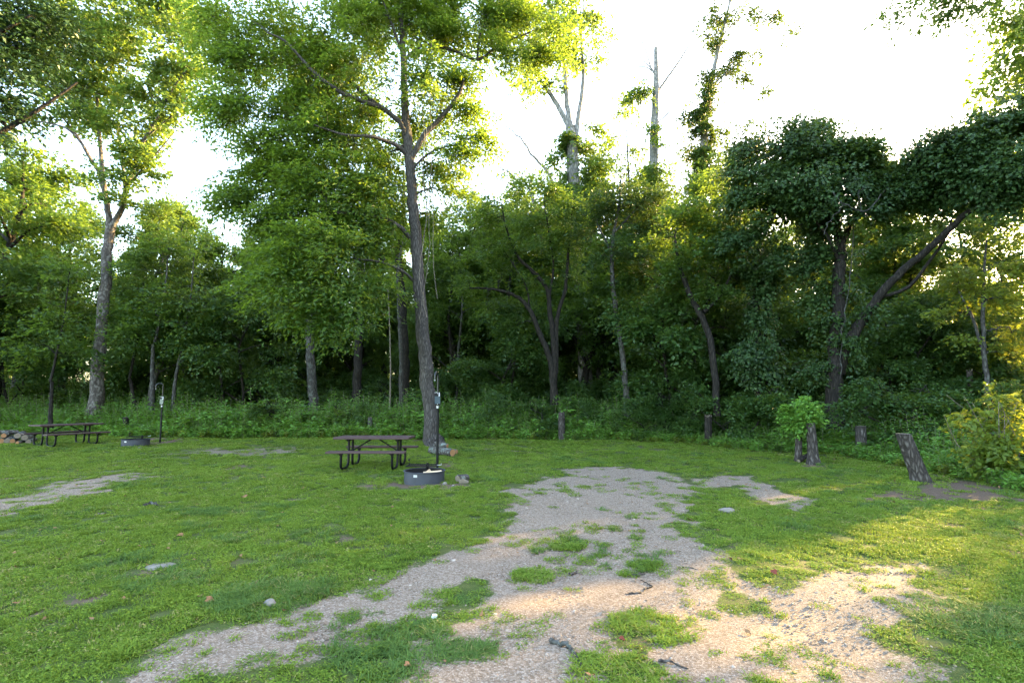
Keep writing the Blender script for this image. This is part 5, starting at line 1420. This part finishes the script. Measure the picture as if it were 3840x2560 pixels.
def make_rock(name, px, py, size, label, mat, seed, cat='stone', sink=.25):
    bm = bmesh.new(); bmesh.ops.create_icosphere(bm, subdivisions=3, radius=1)
    for v in bm.verts:
        q = v.co * 1.4 + Vector((seed * 3.1, 0, 0))
        v.co *= 1 + .28 * mnoise.noise(q) + .1 * mnoise.noise(q * 3)
        v.co = Vector((v.co.x * size[0], v.co.y * size[1], v.co.z * size[2]))
    me = bpy.data.meshes.new(name); bm.to_mesh(me); bm.free(); me.materials.append(M[mat])
    for p in me.polygons: p.use_smooth = True
    o = bpy.data.objects.new(name, me); COL.objects.link(o); g = G(px, py); o.location = (g[0], g[1], g[2] + size[2] * (1 - sink) * .6); o.rotation_euler = (0, 0, seed)
    return tag(o, label, cat)


make_rock('flat_stone', 600, 2124, (.13, .11, .016), 'flat tan stone set in the lawn at left', 'limestone', .2)
make_rock('stone', 2728, 1919, (.13, .06, .045), 'pale rough stone on grass right of the gravel pad', 'limestone', .1)
make_rock('stone', 1668, 1817, (.045, .04, .04), 'small reddish stone at the right side of the near fire ring', 'limestone', 2.0)
make_rock('stone', 1700, 1822, (.03, .03, .02), 'tiny pale stone between near fire ring and log round', 'limestone', 3.0)
make_rock('stone', 522, 1682, (.06, .05, .035), 'white stone in front of the far fire ring', 'limestone', 4.0)
make_rock('stone', 650, 1638, (.06, .05, .03), 'white stone on the bare soil right of post 2', 'limestone', 5.0)
make_rock('stone', 1010, 2270, (.05, .04, .035), 'small tan stone in the coarse grass clump on the lawn', 'limestone', 6.0)


def make_leaf(px, py, s, label, mat, az, group='fallen leaves', name='fallen_leaf', cat='leaf'):
    m = MB(); out = []
    n = 14
    for i in range(n):
        a = 2 * math.pi * i / n; r = s * (.75 + .35 * (i % 2)) * (1.25 if i == 0 else 1)
        out.append((r * math.cos(a), r * math.sin(a), .25 * s * math.cos(2 * a) + .02))
    out.append((0, 0, .012)); k = np.arange(n)
    low = [(x, y, z - .002) for x, y, z in out]
    m.add(out, [np.stack([k, (k + 1) % n, np.full(n, n)], 1)], 0, True); m.add(low, [np.stack([(k + 1) % n, k, np.full(n, n)], 1)], 0, True)
    o = m.build(name, M[mat]); g = G(px, py); o.location = [float(v) for v in g + [0, 0, .012]]; o.rotation_euler = (.25, -.2, az)
    return tag(o, label, cat, group)


make_leaf(2900, 2153, .036, 'bright red fallen leaf in the sunlit grass', 'red_leaf', .4)
make_leaf(2330, 2408, .022, 'rust-red leaf beside the yellow grass clump near the driftwood stick', 'red_leaf', 1.4)
make_leaf(1527, 2508, .026, 'orange brown leaf on the gravel at bottom left of the pad', 'dry_leaf', 2.2)
make_leaf(2586, 1952, .04, 'brown leaf at the right rim of the gravel pad', 'dry_leaf', 3.0)
make_leaf(915, 1866, .05, 'brown dry leaf on the lawn left of the near picnic table', 'dry_leaf', .9)
make_leaf(675, 2014, .04, 'tan leaf on the lawn above the flat stone', 'dry_leaf', 1.9)
make_leaf(790, 2262, .05, 'pale tan leaf at the edge of the coarse dark grass', 'dry_leaf', 2.6)
m = MB(); m.box((0, 0, .018), (.038, .026, .03)); o = m.build('litter_scrap', M['litter'], bevel=.004); g = G(1627, 2318); o.location = [float(v) for v in g]; o.rotation_euler = (.2, .15, .5)
tag(o, 'small white scrap of litter in the grass strip on the gravel', 'litter')

# ------------------------------------------------------------------ tall weeds that stand out of the undergrowth
TG = 'tall weeds standing out of the undergrowth'
mb, at = weed(5, 1.35, 44, .17, .034, .18, 201, .35, .35, .25)
tw = tag(mb.build('tall_weed', [M['leaf_weed'], M['vine_stem']], attr=at), '', 'weed', TG)
mb, at = weed(3, 1.15, 30, .15, .04, .14, 202, .5, .3, .3)
tl = tag(mb.build('tall_weed', [M['leaf_lit'], M['vine_stem']], attr=at), '', 'weed', TG)
for i, (src, px, Y, sc, lab) in enumerate((
    (tw, 1078, 20.6, 1.15, 'tall narrow-leaved weed clump left of the straight pale trunk'), (tl, 1292, 20.4, 1.0, 'yellow sunlit weed between the pale and the dark trunk'),
    (tw, 1232, 20.2, .8, 'tall weed just right of the straight pale trunk'), (tw, 1372, 20.0, .85, 'tall weed in front of the dark straight trunk'), (tl, 1035, 20.0, .7, 'pale yellow-green weed left of the tall narrow-leaved clump'),
    (tw, 2045, 19.6, 1.0, 'tall weed left of the weathered stump post'), (tw, 1945, 19.4, .8, 'feathery weed midway between post 1 and the weathered stump post'), (tw, 2235, 19.0, 1.0, 'tall weed with spaced leaves between weathered post and slim pale tree'),
    (tw, 2120, 19.6, 1.05, 'tall weed rising directly behind the weathered stump post'), (tw, 2560, 17.4, .85, 'dark tall weed left of the ragged stump post'), (tw, 2700, 17.0, .9, 'tall weed right of the ragged stump post'),
    (tl, 3645, 11.6, 1.0, 'large-leaved yellow weed left of the sunlit bush'), (tl, 3610, 12.0, .8, 'smaller yellow-green weed behind the large-leaved one by the sunlit bush'))):
    o = src
    if src.get('label'):
        o = src.copy(); COL.objects.link(o)
    u = P(px, 1600, 1.0)[0]; Y = min((y for y in np.arange(8, 32, .05) if wood_in(np.array([u * y]), np.array([y]))[0] > (1.6 if px < 3500 else .6)), default=Y)
    b = P(px, 1600, Y); o.location = (b[0], Y, float(gh(b[0], Y))); o.rotation_euler = (0, 0, i * 1.3); o.scale = (sc, sc, sc); o['label'] = lab
# ------------------------------------------------------------------ light, sky and camera
w = bpy.data.worlds.new('World'); scene.world = w; w.use_nodes = True
nt = w.node_tree; nt.nodes.clear()
sky = nt.nodes.new('ShaderNodeTexSky'); sky.sky_type = 'NISHITA'; sky.sun_disc = False
sky.sun_elevation = SUN_EL; sky.sun_rotation = SUN_AZ; sky.air_density = 1.0; sky.dust_density = 2.6; sky.ozone_density = .3; sky.altitude = 100
bg = nt.nodes.new('ShaderNodeBackground'); bg.inputs['Strength'].default_value = .15
ow = nt.nodes.new('ShaderNodeOutputWorld')
nt.links.new(sky.outputs[0], bg.inputs[0]); nt.links.new(bg.outputs[0], ow.inputs[0])
w.cycles.sampling_method = 'AUTOMATIC'
sl = bpy.data.lights.new('sun', 'SUN'); sl.energy = 3.3; sl.angle = R(.5); sl.color = (1.0, .69, .26)
so = bpy.data.objects.new('sun', sl); COL.objects.link(so)
sv = Vector((math.sin(SUN_AZ) * math.cos(SUN_EL), math.cos(SUN_AZ) * math.cos(SUN_EL), math.sin(SUN_EL)))
so.rotation_euler = sv.to_track_quat('Z', 'Y').to_euler(); so.location = (30, 20, 30)

cd = bpy.data.cameras.new('camera'); cd.lens = 18.0; cd.sensor_width = 36.0; cd.clip_start = .05; cd.clip_end = 4000
co = bpy.data.objects.new('camera', cd); COL.objects.link(co)
co.location = (0, 0, CAMH); co.rotation_euler = (R(90) + TILT, 0, 0)
scene.camera = co

scene.view_settings.view_transform = 'Standard'; scene.view_settings.look = 'None'
scene.view_settings.exposure = 3.7; scene.view_settings.gamma = 1.0
cy = scene.cycles
cy.max_bounces = 8; cy.diffuse_bounces = 4; cy.glossy_bounces = 2; cy.transmission_bounces = 4; cy.transparent_max_bounces = 4; cy.volume_bounces = 0
cy.use_denoising = True; cy.denoising_input_passes = 'RGB_ALBEDO_NORMAL'; cy.denoising_prefilter = 'NONE'; cy.denoising_quality = 'HIGH'; cy.sample_clamp_indirect = 6.0
cy.caustics_reflective = False; cy.caustics_refractive = False
